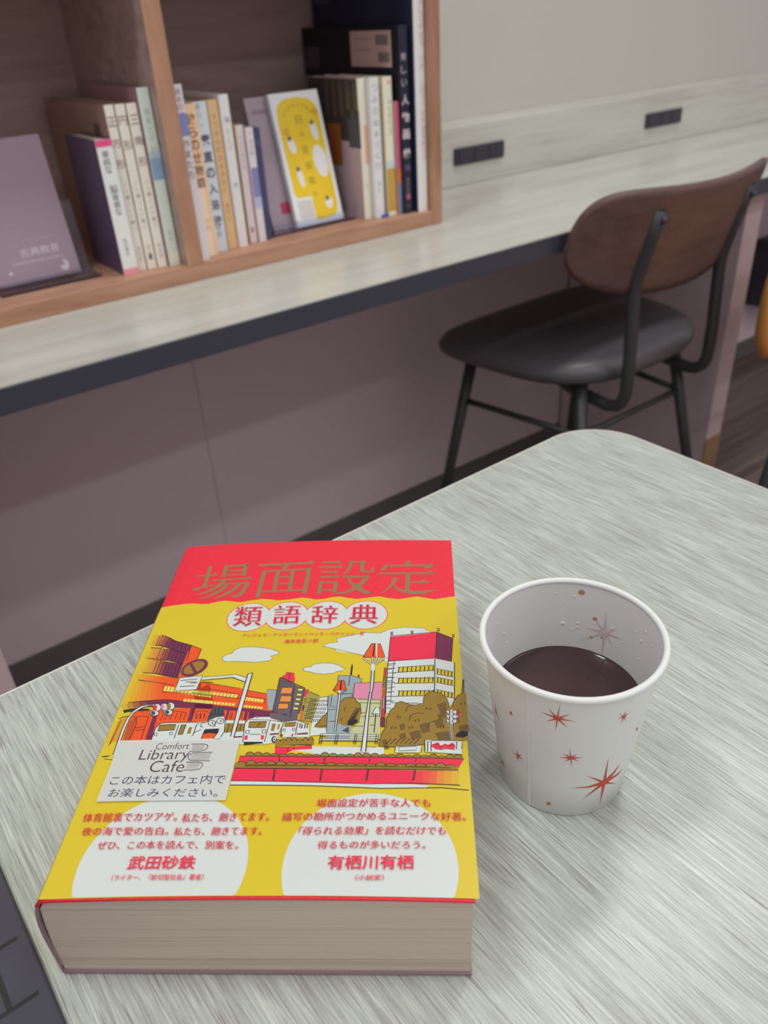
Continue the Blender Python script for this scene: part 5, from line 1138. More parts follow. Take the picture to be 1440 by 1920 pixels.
# cup print: angle round the cup, height in mm
STARS = ((0,((-1.9259,65.28),(-1.9255,68.24),(-1.9244,71.17),(-1.9223,74.07),(-1.9223,74.07),(-1.9295,71.17),(-1.9382,68.22),(-1.9478,65.23))),(0,((-1.9294,65.76),(-1.9703,67.24),(-2.0106,68.68),(-2.0498,70.1),(-2.0498,70.1),(-2.0142,68.43),(-1.9793,66.63),(-1.9443,64.75))),(0,((-1.9335,65.87),(-1.9975,66.19),(-2.0622,66.38),(-2.1279,66.47),(-2.1279,66.47),(-2.0641,66.08),(-2.0017,65.46),(-1.9402,64.64))),(0,((-1.9326,64.72),(-1.8873,66.34),(-1.8427,67.83),(-1.7983,69.18),(-1.7983,69.18),(-1.8448,68.1),(-1.8924,66.98),(-1.941,65.79))),(0,((-1.9379,64.63),(-1.8688,64.94),(-1.8003,65.01),(-1.7316,64.82),(-1.7316,64.82),(-1.8,65.3),(-1.8678,65.67),(-1.9358,65.88))),(0,((-1.9437,64.72),(-1.9005,63.41),(-1.8573,61.98),(-1.8143,60.41),(-1.8143,60.41),(-1.8541,62.23),(-1.8925,64.03),(-1.93,65.79))),(0,((-1.9478,65.23),(-1.9483,62.48),(-1.9495,59.7),(-1.9521,56.88),(-1.9521,56.88),(-1.9441,59.71),(-1.9352,62.51),(-1.9259,65.27))),(0,((-1.9402,65.82),(-1.981,64.47),(-2.023,63.07),(-2.0665,61.64),(-2.0665,61.64),(-2.0214,62.8),(-1.9771,63.81),(-1.9334,64.69))),(0,((-2.5247,56.11),(-2.5287,56.7),(-2.5323,57.3),(-2.5352,57.93),(-2.5352,57.93),(-2.5356,57.19),(-2.5368,56.43),(-2.5384,55.65))),(0,((-2.5271,56.2),(-2.5447,56.01),(-2.5625,55.82),(-2.5803,55.65),(-2.5803,55.65),(-2.5647,55.67),(-2.5501,55.63),(-2.5359,55.56))),(0,((-2.5371,55.56),(-2.5205,55.48),(-2.5046,55.37),(-2.4895,55.2),(-2.4895,55.2),(-2.502,55.51),(-2.5141,55.85),(-2.526,56.19))),(0,((-2.5384,55.66),(-2.5353,55.0),(-2.5327,54.33),(-2.5308,53.63),(-2.5308,53.63),(-2.5294,54.44),(-2.5272,55.26),(-2.5247,56.1))),(0,((-2.5362,55.9),(-2.5474,55.06),(-2.5592,54.22),(-2.5718,53.36),(-2.5718,53.36),(-2.5568,54.21),(-2.5418,55.04),(-2.5268,55.86))),(0,((-2.5285,55.76),(-2.5165,56.45),(-2.5046,57.11),(-2.4925,57.75),(-2.4925,57.75),(-2.5059,57.17),(-2.5199,56.59),(-2.5345,55.99))),(0,((-1.175,63.2),(-1.1762,64.66),(-1.1768,66.1),(-1.1764,67.5),(-1.1764,67.5),(-1.1813,66.24),(-1.1873,65.01),(-1.1939,63.78))),(0,((-1.1807,63.7),(-1.2145,65.06),(-1.2465,66.36),(-1.2766,67.63),(-1.2766,67.63),(-1.2482,66.26),(-1.2189,64.81),(-1.1884,63.29))),(0,((-1.177,63.06),(-1.1557,63.65),(-1.1335,64.18),(-1.1097,64.62),(-1.1097,64.62),(-1.1373,64.39),(-1.1649,64.16),(-1.1919,63.92))),(0,((-1.1898,63.93),(-1.2184,63.83),(-1.2465,63.71),(-1.2743,63.6),(-1.2743,63.6),(-1.2441,63.51),(-1.2124,63.33),(-1.1791,63.05))),(0,((-1.1939,63.78),(-1.1929,62.32),(-1.1924,60.86),(-1.1929,59.42),(-1.1929,59.42),(-1.1878,60.71),(-1.1817,61.97),(-1.175,63.2))),(0,((-1.1915,63.46),(-1.1663,61.97),(-1.1404,60.43),(-1.1139,58.83),(-1.1139,58.83),(-1.1368,60.43),(-1.1578,62.0),(-1.1775,63.53))),(0,((-1.1827,63.1),(-1.162,62.8),(-1.1406,62.44),(-1.1183,62.02),(-1.1183,62.02),(-1.1416,62.63),(-1.1643,63.26),(-1.1863,63.88))),(0,((-0.8047,46.97),(-0.8089,47.64),(-0.8124,48.28),(-0.8142,48.86),(-0.8142,48.86),(-0.8187,48.49),(-0.8244,48.17),(-0.8309,47.87))),(0,((-0.8109,47.36),(-0.8347,48.3),(-0.8563,49.18),(-0.8758,50.01),(-0.8758,50.01),(-0.8593,49.2),(-0.8425,48.37),(-0.8251,47.5))),(0,((-0.8304,47.9),(-0.8363,47.44),(-0.8428,47.0),(-0.8505,46.61),(-0.8505,46.61),(-0.8372,46.79),(-0.8219,46.89),(-0.8051,46.94))),(0,((-0.8306,47.81),(-0.8169,46.77),(-0.8031,45.72),(-0.7901,44.69),(-0.7901,44.69),(-0.7965,45.52),(-0.8012,46.29),(-0.805,47.03))),(0,((-2.4446,31.19),(-2.4529,32.28),(-2.4605,33.38),(-2.4667,34.52),(-2.4667,34.52),(-2.4661,33.19),(-2.4667,31.81),(-2.4681,30.4))),(0,((-2.4498,31.35),(-2.4831,30.91),(-2.5175,30.43),(-2.5528,29.94),(-2.5528,29.94),(-2.521,30.15),(-2.4912,30.24),(-2.4628,30.25))),(0,((-2.4538,30.46),(-2.4246,31.76),(-2.3964,32.98),(-2.3691,34.11),(-2.3691,34.11),(-2.3976,33.14),(-2.4275,32.16),(-2.4588,31.14))),(0,((-2.4642,30.24),(-2.426,30.38),(-2.3896,30.41),(-2.3552,30.32),(-2.3552,30.32),(-2.3862,30.66),(-2.4171,31.02),(-2.4485,31.36))),(0,((-2.4681,30.41),(-2.4607,29.29),(-2.4539,28.15),(-2.4484,26.95),(-2.4484,26.95),(-2.4482,28.33),(-2.4468,29.75),(-2.4446,31.18))),(0,((-2.4655,30.79),(-2.4775,29.62),(-2.4904,28.43),(-2.5047,27.22),(-2.5047,27.22),(-2.4858,28.44),(-2.4664,29.64),(-2.4471,30.81))),(0,((-1.7326,41.93),(-1.7478,43.99),(-1.7621,46.04),(-1.7751,48.08),(-1.7751,48.08),(-1.7667,45.97),(-1.7593,43.84),(-1.7523,41.67))),(0,((-1.7383,42.3),(-1.7764,43.06),(-1.8138,43.79),(-1.8504,44.51),(-1.8504,44.51),(-1.8158,43.54),(-1.7813,42.46),(-1.7466,41.3))),(0,((-1.7432,42.36),(-1.7913,42.03),(-1.8394,41.63),(-1.8879,41.19),(-1.8879,41.19),(-1.8392,41.36),(-1.7905,41.36),(-1.7416,41.24))),(0,((-1.7356,41.36),(-1.7137,42.65),(-1.6916,43.89),(-1.6689,45.06),(-1.6689,45.06),(-1.6949,44.11),(-1.7218,43.18),(-1.7493,42.24))),(0,((-1.7407,41.24),(-1.6908,41.72),(-1.6404,42.06),(-1.5892,42.22),(-1.5892,42.22),(-1.6414,42.33),(-1.693,42.38),(-1.7441,42.36))),(0,((-1.745,41.26),(-1.7079,40.84),(-1.6705,40.33),(-1.6328,39.7),(-1.6328,39.7),(-1.6694,40.59),(-1.705,41.47),(-1.7399,42.34))),(0,((-1.7525,41.71),(-1.7404,39.71),(-1.7287,37.68),(-1.7178,35.61),(-1.7178,35.61),(-1.7237,37.71),(-1.7284,39.81),(-1.7324,41.89))),(0,((-1.7485,42.27),(-1.7719,41.1),(-1.7959,39.92),(-1.8209,38.76),(-1.8209,38.76),(-1.793,39.7),(-1.7648,40.54),(-1.7363,41.33))),(0,((-1.1804,20.45),(-1.2082,27.04),(-1.2318,33.39),(-1.2506,39.5),(-1.2506,39.5),(-1.2438,33.68),(-1.2394,27.78),(-1.2363,21.79))),(0,((-1.2058,22.04),(-1.3213,25.14),(-1.4231,27.65),(-1.5158,29.79),(-1.5158,29.79),(-1.4248,27.21),(-1.3252,24.07),(-1.212,20.24))),(0,((-1.2229,22.38),(-1.3084,22.44),(-1.3881,22.17),(-1.463,21.62),(-1.5496,21.71),(-1.634,21.5),(-1.7168,21.03),(-1.7168,21.03),(-1.6331,21.3),(-1.5472,21.2),(-1.4566,20.74),(-1.375,20.84),(-1.2889,20.59),(-1.1944,19.89))),(0,((-1.2309,22.33),(-1.3225,19.37),(-1.4114,16.04),(-1.5005,12.4),(-1.5005,12.4),(-1.4027,15.55),(-1.299,18.07),(-1.186,19.91))),(0,((-1.2363,21.82),(-1.2152,15.86),(-1.1939,9.77),(-1.174,3.61),(-1.174,3.61),(-1.1792,9.4),(-1.1807,14.99),(-1.1804,20.42))),(0,((-1.2035,20.02),(-1.1226,18.66),(-1.029,16.73),(-0.9119,13.81),(-0.9119,13.81),(-1.033,17.31),(-1.1303,20.03),(-1.2142,22.26))),(0,((-1.1838,19.97),(-1.1429,21.74),(-1.1002,23.39),(-1.0545,24.9),(-1.0292,26.74),(-1.0028,28.48),(-0.974,30.09),(-0.974,30.09),(-1.0098,28.76),(-1.0454,27.39),(-1.0798,25.98),(-1.133,24.9),(-1.1839,23.65),(-1.2329,22.27))),(0,((-1.1882,19.89),(-1.1205,20.61),(-1.046,21.01),(-0.9591,20.92),(-0.9252,21.81),(-0.8895,22.55),(-0.8481,23.05),(-0.8481,23.05),(-0.8985,22.92),(-0.9451,22.65),(-0.9869,22.26),(-1.0766,22.72),(-1.1563,22.71),(-1.2289,22.36))),(0,((-1.9749,7.49),(-1.9769,8.29),(-1.9786,9.09),(-1.9795,9.9),(-1.9795,9.9),(-1.9816,9.07),(-1.9844,8.22),(-1.9876,7.38))),(0,((-1.9795,7.76),(-2.0005,7.69),(-2.0216,7.61),(-2.0426,7.56),(-2.0426,7.56),(-2.0225,7.45),(-2.0026,7.3),(-1.9829,7.11))),(0,((-1.9823,7.11),(-1.9586,7.28),(-1.9351,7.41),(-1.9118,7.49),(-1.9118,7.49),(-1.9347,7.57),(-1.9574,7.67),(-1.9802,7.76))),(0,((-1.9771,7.23),(-1.9643,8.1),(-1.9513,8.94),(-1.9381,9.75),(-1.9381,9.75),(-1.9533,9.04),(-1.9691,8.34),(-1.9853,7.63))),(0,((-1.9875,7.42),(-1.9878,6.53),(-1.9885,5.63),(-1.9899,4.73),(-1.9899,4.73),(-1.9854,5.64),(-1.9804,6.55),(-1.975,7.45))),(0,((-1.9848,7.66),(-1.9967,6.95),(-2.0089,6.24),(-2.0217,5.55),(-2.0217,5.55),(-2.0072,6.14),(-1.9924,6.68),(-1.9776,7.21))),(0,((-1.9854,7.15),(-1.9699,6.79),(-1.9546,6.41),(-1.9397,5.99),(-1.9397,5.99),(-1.9526,6.54),(-1.965,7.13),(-1.977,7.72))),(0,((-2.8752,13.36),(-2.8853,13.88),(-2.8945,14.43),(-2.9019,15.04),(-2.9019,15.04),(-2.9038,14.1),(-2.9079,13.07),(-2.9134,11.99))),(0,((-2.9121,11.96),(-2.8788,12.25),(-2.8495,12.39),(-2.8241,12.38),(-2.8241,12.38),(-2.8422,12.69),(-2.8593,13.04),(-2.8763,13.4))),(0,((-2.912,11.96),(-2.8582,12.23),(-2.8125,12.2),(-2.7729,11.94),(-2.7729,11.94),(-2.8059,12.48),(-2.84,12.98),(-2.8764,13.4))),(0,((-2.9104,12.25),(-2.9278,11.09),(-2.9478,9.85),(-2.9724,8.47),(-2.9724,8.47),(-2.9383,10.12),(-2.9068,11.67),(-2.8778,13.12))),(0,((-2.9008,45.87),(-2.9007,47.75),(-2.9,49.64),(-2.8982,51.55),(-2.8982,51.55),(-2.9052,49.46),(-2.9139,47.29),(-2.9237,45.08))),(0,((-2.9237,45.07),(-2.9169,44.2),(-2.9108,43.3),(-2.9061,42.35),(-2.9061,42.35),(-2.9053,43.49),(-2.9033,44.68),(-2.9008,45.88))),(0,((-2.9233,45.04),(-2.8659,44.13),(-2.817,42.9),(-2.7737,41.44),(-2.7737,41.44),(-2.813,43.06),(-2.8549,44.57),(-2.9011,45.9))),(1,((0.837,56.06),(0.8569,59.94),(0.875,63.82),(0.8906,67.7),(0.8906,67.7),(0.883,63.72),(0.8771,59.68),(0.8719,55.59))),(1,((0.8424,56.42),(0.9171,58.21),(0.9887,60.18),(1.0569,62.35),(1.0569,62.35),(0.9944,59.92),(0.9312,57.53),(0.8666,55.22))),(1,((0.853,56.51),(0.9637,55.79),(1.0727,55.41),(1.1805,55.41),(1.1805,55.41),(1.0737,55.08),(0.9658,54.97),(0.856,55.13))),(1,((0.8468,55.27),(0.7912,57.15),(0.7351,59.07),(0.678,61.0),(0.678,61.0),(0.739,59.32),(0.8005,57.78),(0.8621,56.37))),(1,((0.858,55.12),(0.7593,55.62),(0.658,56.34),(0.5532,57.3),(0.5532,57.3),(0.6565,56.68),(0.7555,56.45),(0.851,56.52))),(1,((0.8682,55.27),(0.8131,53.61),(0.7571,52.0),(0.7008,50.42),(0.7008,50.42),(0.7504,52.29),(0.7968,54.29),(0.8408,56.37))),(1,((0.8721,55.66),(0.8622,51.25),(0.8531,46.8),(0.8456,42.27),(0.8456,42.27),(0.8443,46.88),(0.841,51.46),(0.8368,55.99))),(1,((0.8622,56.37),(0.9733,53.13),(1.086,50.21),(1.2011,47.64),(1.2011,47.64),(1.0826,49.92),(0.9646,52.45),(0.8467,55.28))))
MARKS = (('stain',1.2232,72.76,1.5),('stain',1.0139,60.75,1.1),('stain',1.0334,50.89,0.8),('stain',0.884,52.42,0.6),('drop',1.5589,71.52,0.5),('drop',1.5355,71.8,0.4),('drop',1.3083,70.3,0.6),('drop',1.4312,55.75,1.0),('drop',1.5041,55.31,0.4),('drop',1.2315,56.57,0.6),('drop',1.23,54.4,0.5),('drop',1.3059,52.81,0.5),('drop',2.471,67.45,0.8),('drop',2.3535,59.63,0.9),('drop',2.3167,53.75,0.7),('drop',0.7631,59.43,0.6),('drop',0.5797,55.45,0.5),('drop',0.294,62.99,0.9),('drop',0.2587,68.93,0.6),('drop',0.4301,64.35,0.4),('drop',0.2334,54.68,0.6),('drop',0.0447,67.41,0.5),('drop',1.9975,63.59,0.4),('drop',1.4299,67.15,0.4))
# ------------------------------------------------------------------ the dictionary on the table
K = 0.80
INK = {'y': (232, 207, 48), 'w': (226, 234, 230), 'r': (252, 50, 86), 'o': (252, 92, 36), 'o2': (222, 140, 66), 'mr': (126, 46, 84), 'ol': (164, 130, 50),
       'py': (242, 238, 110), 'gy': (112, 100, 108), 'g': (82, 80, 92), 'lo': (244, 154, 76), 'bl': (162, 178, 184), 'pk': (232, 146, 178), 'pg': (206, 208, 158),
       'pg2': (172, 160, 82), 'k': (48, 42, 52), 'br': (86, 60, 72), 'nv': (58, 56, 104)}
_ink = {}
def ink(c):
    if isinstance(c, (list, tuple)):
        a, d, t = INK[c[1]], INK[c[2]], c[3]
        key = 'mix_%s_%s_%02d' % (c[1], c[2], round(t * 8)); t = round(t * 8) / 8
        v = tuple(a[i] + (d[i] - a[i]) * t for i in range(3))
    else:
        key, v = c, INK[c]
    if key not in _ink: _ink[key] = mat('cover_ink_' + key, rgb(*v, K), 0.30, 0.4)
    return _ink[key]
M_red = mat('red_leather_grain_cover', rgb(250, 48, 70, 0.82), 0.42, 0.4, bump=0.35, bscale=900)
M_gold = mat('matt_gold_foil', rgb(164, 128, 86, K), 0.45, 0.5)
M_edges = wood('page_edges', [(0.44, 0.36, 0.30, 1), (0.60, 0.515, 0.435, 1), (0.64, 0.55, 0.47, 1)], (6, 6, 1500), 0.5, 0.85, 0.3, 0.1, (0.28, 0.45, 0.65), (3, 3, 160))

dic = thing('dictionary', 'thick red and yellow Japanese dictionary lying on the pale cafe table', 'book', (-0.045045, 0.264542, TBL), -0.06602)
BT, AR = 0.04589, 0.0019
def surf(u): return BT + AR * (1 - (u / 0.074) ** 2)
# page block: a skewed solid whose top follows the arched cover
b = MB()
def loft(profile, y0, y1, m, shell=False):
    k = b.mi(m)
    A = [b.bm.verts.new((x, y0, z)) for x, z in profile]; B = [b.bm.verts.new((x, y1, z)) for x, z in profile]
    n = len(profile)
    for i in range(n):
        f = b.bm.faces.new([A[i], A[(i + 1) % n], B[(i + 1) % n], B[i]]); f.material_index = k
    if shell:
        h = n // 2
        for R in (A, B):
            for i in range(h - 1):
                f = b.bm.faces.new([R[i], R[i + 1], R[n - 2 - i], R[n - 1 - i]]); f.material_index = k
        return
    for R, rv in ((A, 0), (B, 1)):
        f = b.bm.faces.new(R[::-1] if rv else R); f.material_index = k
prof = [(-0.0765, 0.0016), (0.0730, 0.0016)] + [(0.0735, 0.04)] + [(u, surf(u) - 0.0013) for u in [0.0732 - k * 0.0109 for k in range(14)]] + [(-0.0728, 0.0438), (-0.0751, 0.040), (-0.0760, 0.030), (-0.0766, 0.018)]
loft(prof, -0.1040, 0.1050, M_edges)
b.build('page_block', dic)
# red cover: one sheet around fore edge, front, bowed spine and back
def cover_line(off):
    L = [(0.0742, surf(0.074) + off)]
    L += [(u, surf(u) + off) for u in [0.072 - k * 0.0088 for k in range(17)]]
    L += [(-0.0738 - off * .6, 0.04535 + off * .5), (-0.0757 - off, 0.0425), (-0.0768 - off, 0.0385), (-0.0778 - off, 0.032), (-0.0781 - off, 0.025), (-0.0779 - off, 0.019), (-0.0776 - off, 0.0125), (-0.0774 - off, 0.0064), (-0.0772 - off, 0.0008 - off * .5), (0.0734, 0.0008 - off * .5)]
    return L
b = MB()
O = cover_line(0.0); I = [(x * 0.9999, z) for x, z in O]
inner = []
for i, (x, z) in enumerate(O):
    px, pz = O[max(i - 1, 0)]; qx, qz = O[min(i + 1, len(O) - 1)]
    t = Vector((qx - px, qz - pz)).normalized(); nn = Vector((-t.y, t.x))
    inner.append((x + nn.x * 0.0010, z + nn.y * 0.0010))
loft(O + inner[::-1], -0.1050, 0.1060, M_red, True)
M_spine = mat('mauve_cover_underside', (0.30, 0.21, 0.24, 1), 0.5, 0.3)
k = b.mi(M_spine)
b.bm.faces.ensure_lookup_table()
for f in b.bm.faces:
    c = f.calc_center_median()
    if (c.x < -0.0752 or c.z < 0.03): f.material_index = k
# gold title characters printed on the front
LIFT = 0.000012
def on_cover(u, v, k): return (u, v, surf(u) + k)
def print_polys(mb, polys, base):
    """polys: (material, [(u, v)], layer) in metres; cut into narrow strips so that they follow the arch"""
    t = bmesh.new(); lay = t.faces.layers.int.new('lay')
    for m, pts, ly in polys:
        k = mb.mi(m); vs = [t.verts.new((x, y, 0)) for x, y in pts]
        for tri in tessellate_polygon([[Vector((x, y, 0)) for x, y in pts]]):
            try:
                f = t.faces.new([vs[i] for i in tri]); f.material_index = k; f[lay] = ly
            except ValueError: pass
    cut(t); drop(mb, t, base, lay)
def cut(t):
    x = -0.08
    while x < 0.08:
        bmesh.ops.bisect_plane(t, geom=t.verts[:] + t.edges[:] + t.faces[:], plane_co=(x, 0, 0), plane_no=(1, 0, 0)); x += 0.004
def drop(mb, t, base, lay):
    for f in t.faces:
        q = [mb.bm.verts.new(on_cover(v.co.x, v.co.y, base + f[lay] * LIFT)) for v in f.verts]
        g = mb.bm.faces.new(q); g.material_index = f.material_index
        g.normal_update()
        if g.normal.z < 0: g.normal_flip()
def print_text(mb, string, m, quad, style, base):
    (ax, ay), (bx, by), (cx, cy) = [(p[0] * 1e-4, p[1] * 1e-4) for p in quad]
    off = {'n': 0.0, 'min': -0.012, 'min2': 0.0, 'bold': 0.015, 'b2': 0.008, 'lt': -0.006}[style]
    sh = {'min': (-.022, 0, .022), 'min2': (-.010, .010)}.get(style, (0,))
    vs, fs, asp = glyphs(string, off)
    k = mb.mi(m)
    for d in sh:
        dx = d / asp * (1.0 if style != 'n' else 0)
        V = []
        for x, y in vs:
            x += dx
            u, v = ax + (bx - ax) * x + (cx - ax) * y, ay + (by - ay) * x + (cy - ay) * y
            V.append(mb.bm.verts.new(on_cover(u, v, base)))
        for f in fs:
            try:
                g = mb.bm.faces.new([V[i] for i in f]); g.material_index = k; g.normal_update()
                if g.normal.z < 0: g.normal_flip()
            except ValueError: pass
print_polys(b, [(M_gold, [(x * 1e-4, y * 1e-4) for x, y in p], 0) for p in TITLE], 0.00006)
b.build('cover', dic, recalc=False)
# yellow paper band with the printed town
b = MB()
OB = 0.00028
wave = [(x * 1e-4, y * 1e-4) for x, y in WAVE]
polys = [(ink('y'), wave + [(0.0757, -0.1041), (-0.0736, -0.1045)], 0)]
done = []
def ribbon(pts, w):
    n = len(pts); a = []; c = []
    for i in range(n):
        p0 = Vector(pts[max(i - 1, 0)]); p1 = Vector(pts[min(i + 1, n - 1)]); d = (p1 - p0)
        if d.length < 1e-9: d = Vector((1, 0))
        d.normalize(); nn = Vector((-d.y, d.x)) * w / 2; p = Vector(pts[i])
        a.append(tuple(p + nn)); c.append(tuple(p - nn))
    return [[a[i], a[i + 1], c[i + 1], c[i]] for i in range(n - 1)]
for it in ART:
    if it[0] == 'P': col, pts, w = it[1], it[2], 0
    else: col, w, pts = 'k', it[2], it[3]; col = it[1]
    pts = [(x * 1e-4, max(y * 1e-4, -0.1041)) for x, y in pts]
    key = str(col)
    bb = (min(p[0] for p in pts) - w * 5e-4, max(p[0] for p in pts) + w * 5e-4, min(p[1] for p in pts) - w * 5e-4, max(p[1] for p in pts) + w * 5e-4)
    ly = 1
    for k2, b2, l2 in done:
        if b2[0] < bb[1] and b2[1] > bb[0] and b2[2] < bb[3] and b2[3] > bb[2]:
            ly = max(ly, l2 + (0 if k2 == key else 1))
    done.append((key, bb, ly))
    if w:
        for q in ribbon(pts, w * 1e-3): polys.append((ink(col), q, ly))
    else:
        polys.append((ink(col), pts, ly))
TOP = max(d[2] for d in done) + 1
print_polys(b, polys, OB)
for grp, s_, col, quad, st in TEXTS:
    if grp == 'obi': print_text(b, s_, ink(col), quad, st, OB + TOP * LIFT)
# the band runs on over the spine and under the book
L = cover_line(0.00030)[17:]
L = [(-0.0736, surf(-0.0736) + OB)] + L[1:]
k = b.mi(ink('y'))
for (x0, z0), (x1, z1) in zip(L, L[1:]):
    f = b.face([(x0, -0.1045, z0), (x1, -0.1045, z1), (x1, 0.052, z1), (x0, 0.052, z0)], ink('y'))
b.build('paper_band', dic, recalc=False)
# translucent library sticker
M_stick = mat('translucent_label_film', (0.66, 0.695, 0.69, 1), 0.35, 0.5)
nt = M_stick.node_tree; pb = nt.nodes['Principled BSDF']; pb.inputs['Alpha'].default_value = 0.80
b = MB()
SB = OB + (TOP + 2) * LIFT
print_polys(b, [(M_stick, [(x * 1e-4, y * 1e-4) for x, y in STICK], 0)], SB)
for grp, s_, col, quad, st in TEXTS:
    if grp == 'st': print_text(b, s_, ink(col), quad, st, SB + 2 * LIFT)
pl = []
for w, pts in SLINES:
    for q in ribbon([(x * 1e-4, y * 1e-4) for x, y in pts], w * 1e-3): pl.append((ink('br'), q, 0))
print_polys(b, pl, SB + 2 * LIFT)
tag(b.build('library_sticker', dic, recalc=False), 'semi-transparent white library sticker')

# ------------------------------------------------------------------ paper cup
cup = thing('paper_cup', 'white paper cup with orange-red starbursts standing beside the dictionary', 'cup', (0.0732, 0.2464, TBL))
M_cup = mat('white_cup_paper', (0.76, 0.78, 0.76, 1), 0.5, 0.4)
M_cin = mat('coated_cup_inside', (0.72, 0.71, 0.715, 1), 0.35, 0.5)
M_star = mat('orange_red_print', rgb(205, 72, 50, 1.0), 0.5)
M_ghost = mat('print_showing_through', (0.66, 0.50, 0.52, 1), 0.4)
M_stain = mat('tea_stain', (0.52, 0.30, 0.16, 1), 0.2)
M_drop = mat('water_droplet', (0.74, 0.74, 0.74, 1), 0.03, 0.8, ior=1.33)
R0, R1, HZ = 0.0275, 0.0362, 0.079
rad = lambda z: R0 + (R1 - R0) * z / HZ
b = MB()
b.lathe([(R0 - 0.0022, 0.004), (R0 - 0.0010, 0.0), (R0, 0.0005), (rad(.02), .02), (rad(.04), .04), (rad(.06), .06), (rad(.0768), .0768)], M_cup, 96)
b.lathe([(rad(.0768) - 0.0005, .0768), (rad(.05) - .0005, .05), (rad(.03) - .0005, .03), (rad(.008) - .0005, .008), (0, .008)], M_cin, 96)
a0 = -2.2866
b.face([((rad(z) + e) * math.cos(a), (rad(z) + e) * math.sin(a), z) for a, z, e in ((a0 - .03, .001, .00005), (a0 + .006, .001, .00022), (a0 + .006, .0766, .00022), (a0 - .03, .0766, .00005))], M_cup)
b.face([((rad(z) + e) * math.cos(a), (rad(z) + e) * math.sin(a), z) for a, z, e in ((a0 + .006, .001, .00022), (a0 + .020, .001, .00002), (a0 + .020, .0766, .00002), (a0 + .006, .0766, .00022))], M_cup)
for inner_, pts in STARS:
    v3 = []
    for th, z in pts:
        z *= 1e-3; r = rad(z) + (0.00018 if not inner_ else -0.00075)
        v3.append((r * math.cos(th), r * math.sin(th), z))
    n = len(v3) // 2
    for i in range(n - 1):
        b.face([v3[i], v3[i + 1], v3[-2 - i], v3[-1 - i]], M_ghost if inner_ else M_star)
for kd, th, z, rr in MARKS:
    z *= 1e-3; rr *= 1e-3; r = rad(z) - 0.0006
    t = bmesh.new(); bmesh.ops.create_uvsphere(t, u_segments=12, v_segments=8, radius=1)
    for f in t.faces: f.smooth = True
    mm = Matrix.Translation((r * math.cos(th), r * math.sin(th), z)) @ Matrix.Rotation(th, 4, 'Z') @ Matrix.Diagonal((rr * (0.35 if kd == 'drop' else 0.06), rr, rr * 1.05, 1))
    b.add(t, M_drop if kd == 'drop' else M_stain, mm)
b.build('cup_wall', cup)
b = MB()
zc, rc = 0.0776, 0.0014
ring = []
for i in range(96):
    a = 2 * math.pi * i / 96
    ring.append([b.bm.verts.new(((R1 + 0.0002 + rc * math.cos(p)) * math.cos(a), (R1 + 0.0002 + rc * math.cos(p)) * math.sin(a), zc + rc * math.sin(p))) for p in [2 * math.pi * j / 12 for j in range(12)]])
k = b.mi(M_cup)
for i in range(96):
    for j in range(12):
        f = b.bm.faces.new([ring[i][j], ring[(i + 1) % 96][j], ring[(i + 1) % 96][(j + 1) % 12], ring[i][(j + 1) % 12]]); f.smooth = True; f.material_index = k
b.build('rolled_rim', cup)
M_tea = mat('dark_tea', (0.062, 0.036, 0.037, 1), 0.03, 0.5, ior=1.33)
b = MB()
zt = 0.0425; rt = rad(zt) - 0.00055
b.lathe([(0, zt), (rt * .85, zt), (rt - .0015, zt + .00012), (rt - .0006, zt + .0005), (rt, zt + .0011), (rt, zt - .002), (rad(.0083) - .0006, .0083), (0, .0083)], M_tea, 96)
tag(b.build('tea', loc=(0.0732, 0.2464, TBL)), 'dark brown tea filling the lower half of the paper cup', 'drink')

# ------------------------------------------------------------------ keyboard case at the table's left
kb = thing('tablet_keyboard', 'dark slate fabric tablet keyboard at the lower left table edge', 'keyboard', (-0.1228, 0.1478, TBL), TYAW)
M_slate = mat('slate_fabric', (0.066, 0.064, 0.084, 1), 0.7, 0.3, bump=0.1, bscale=2500)
M_slate2 = mat('slate_key_fabric', (0.088, 0.080, 0.105, 1), 0.75, 0.3, bump=0.1, bscale=2500)
M_groove = mat('black_key_gap', (0.022, 0.024, 0.022, 1), 0.8)
b = MB(); plate(b, rounded(-0.26, 0.0, -0.10, 0.125, 0.006, 6), 0.0, 0.0045, M_slate, None, 0.0012); b.build('base', kb)
b = MB()
for y in (-0.064, -0.038, -0.012, 0.0138, 0.0396, 0.0656, 0.0916):
    b.box(-0.252, -0.0040, y - 0.0008, y + 0.0008, 0.0044, 0.00462, M_groove)
for r_, y in enumerate((-0.064, -0.038, -0.012, 0.0138, 0.0396, 0.0656)):
    for c_ in range(10):
        x = -0.0140 - 0.026 * c_ - (0, 0.012, 0.006)[r_ % 3]
        if x > -0.250: b.box(x - 0.0010, x + 0.0010, y, y + 0.026, 0.0044, 0.00461, M_groove)
b.build('key_gaps', kb)
# ------------------------------------------------------------------ power strips on the backsplash
def socket(s0, s1, label):
    t = thing('power_socket', label, 'socket', W((s0 + s1) / 2, 1.2108, TBL + 0.052), CYAW, 'power sockets along the counter')
    w = (s1 - s0) / 2
    b = MB(); b.box(-w, w, -0.006, 0.0, -0.0148, 0.0148, M_black, 0.002); b.build('face_plate', t)
    M_in = mat('socket_insert', (0.035, 0.035, 0.050, 1), 0.35)
    for k in (-1, 0, 1):
        b = MB(); b.box(k * w * .62 - w * .24, k * w * .62 + w * .24, -0.0072, -0.0062, -0.0105, 0.0105, M_in, 0.0004)
        for d in (-0.004, 0.004): b.box(k * w * .62 + d - .0008, k * w * .62 + d + .0008, -0.0075, -0.0071, -0.004, 0.004, M_black)
        b.build('outlet', t)
socket(1.0725, 1.1985, 'black power socket on the white backsplash, right beside the bookshelf')
socket(1.6330, 1.7590, 'black power socket on the white backsplash, farther along beyond the chair back')
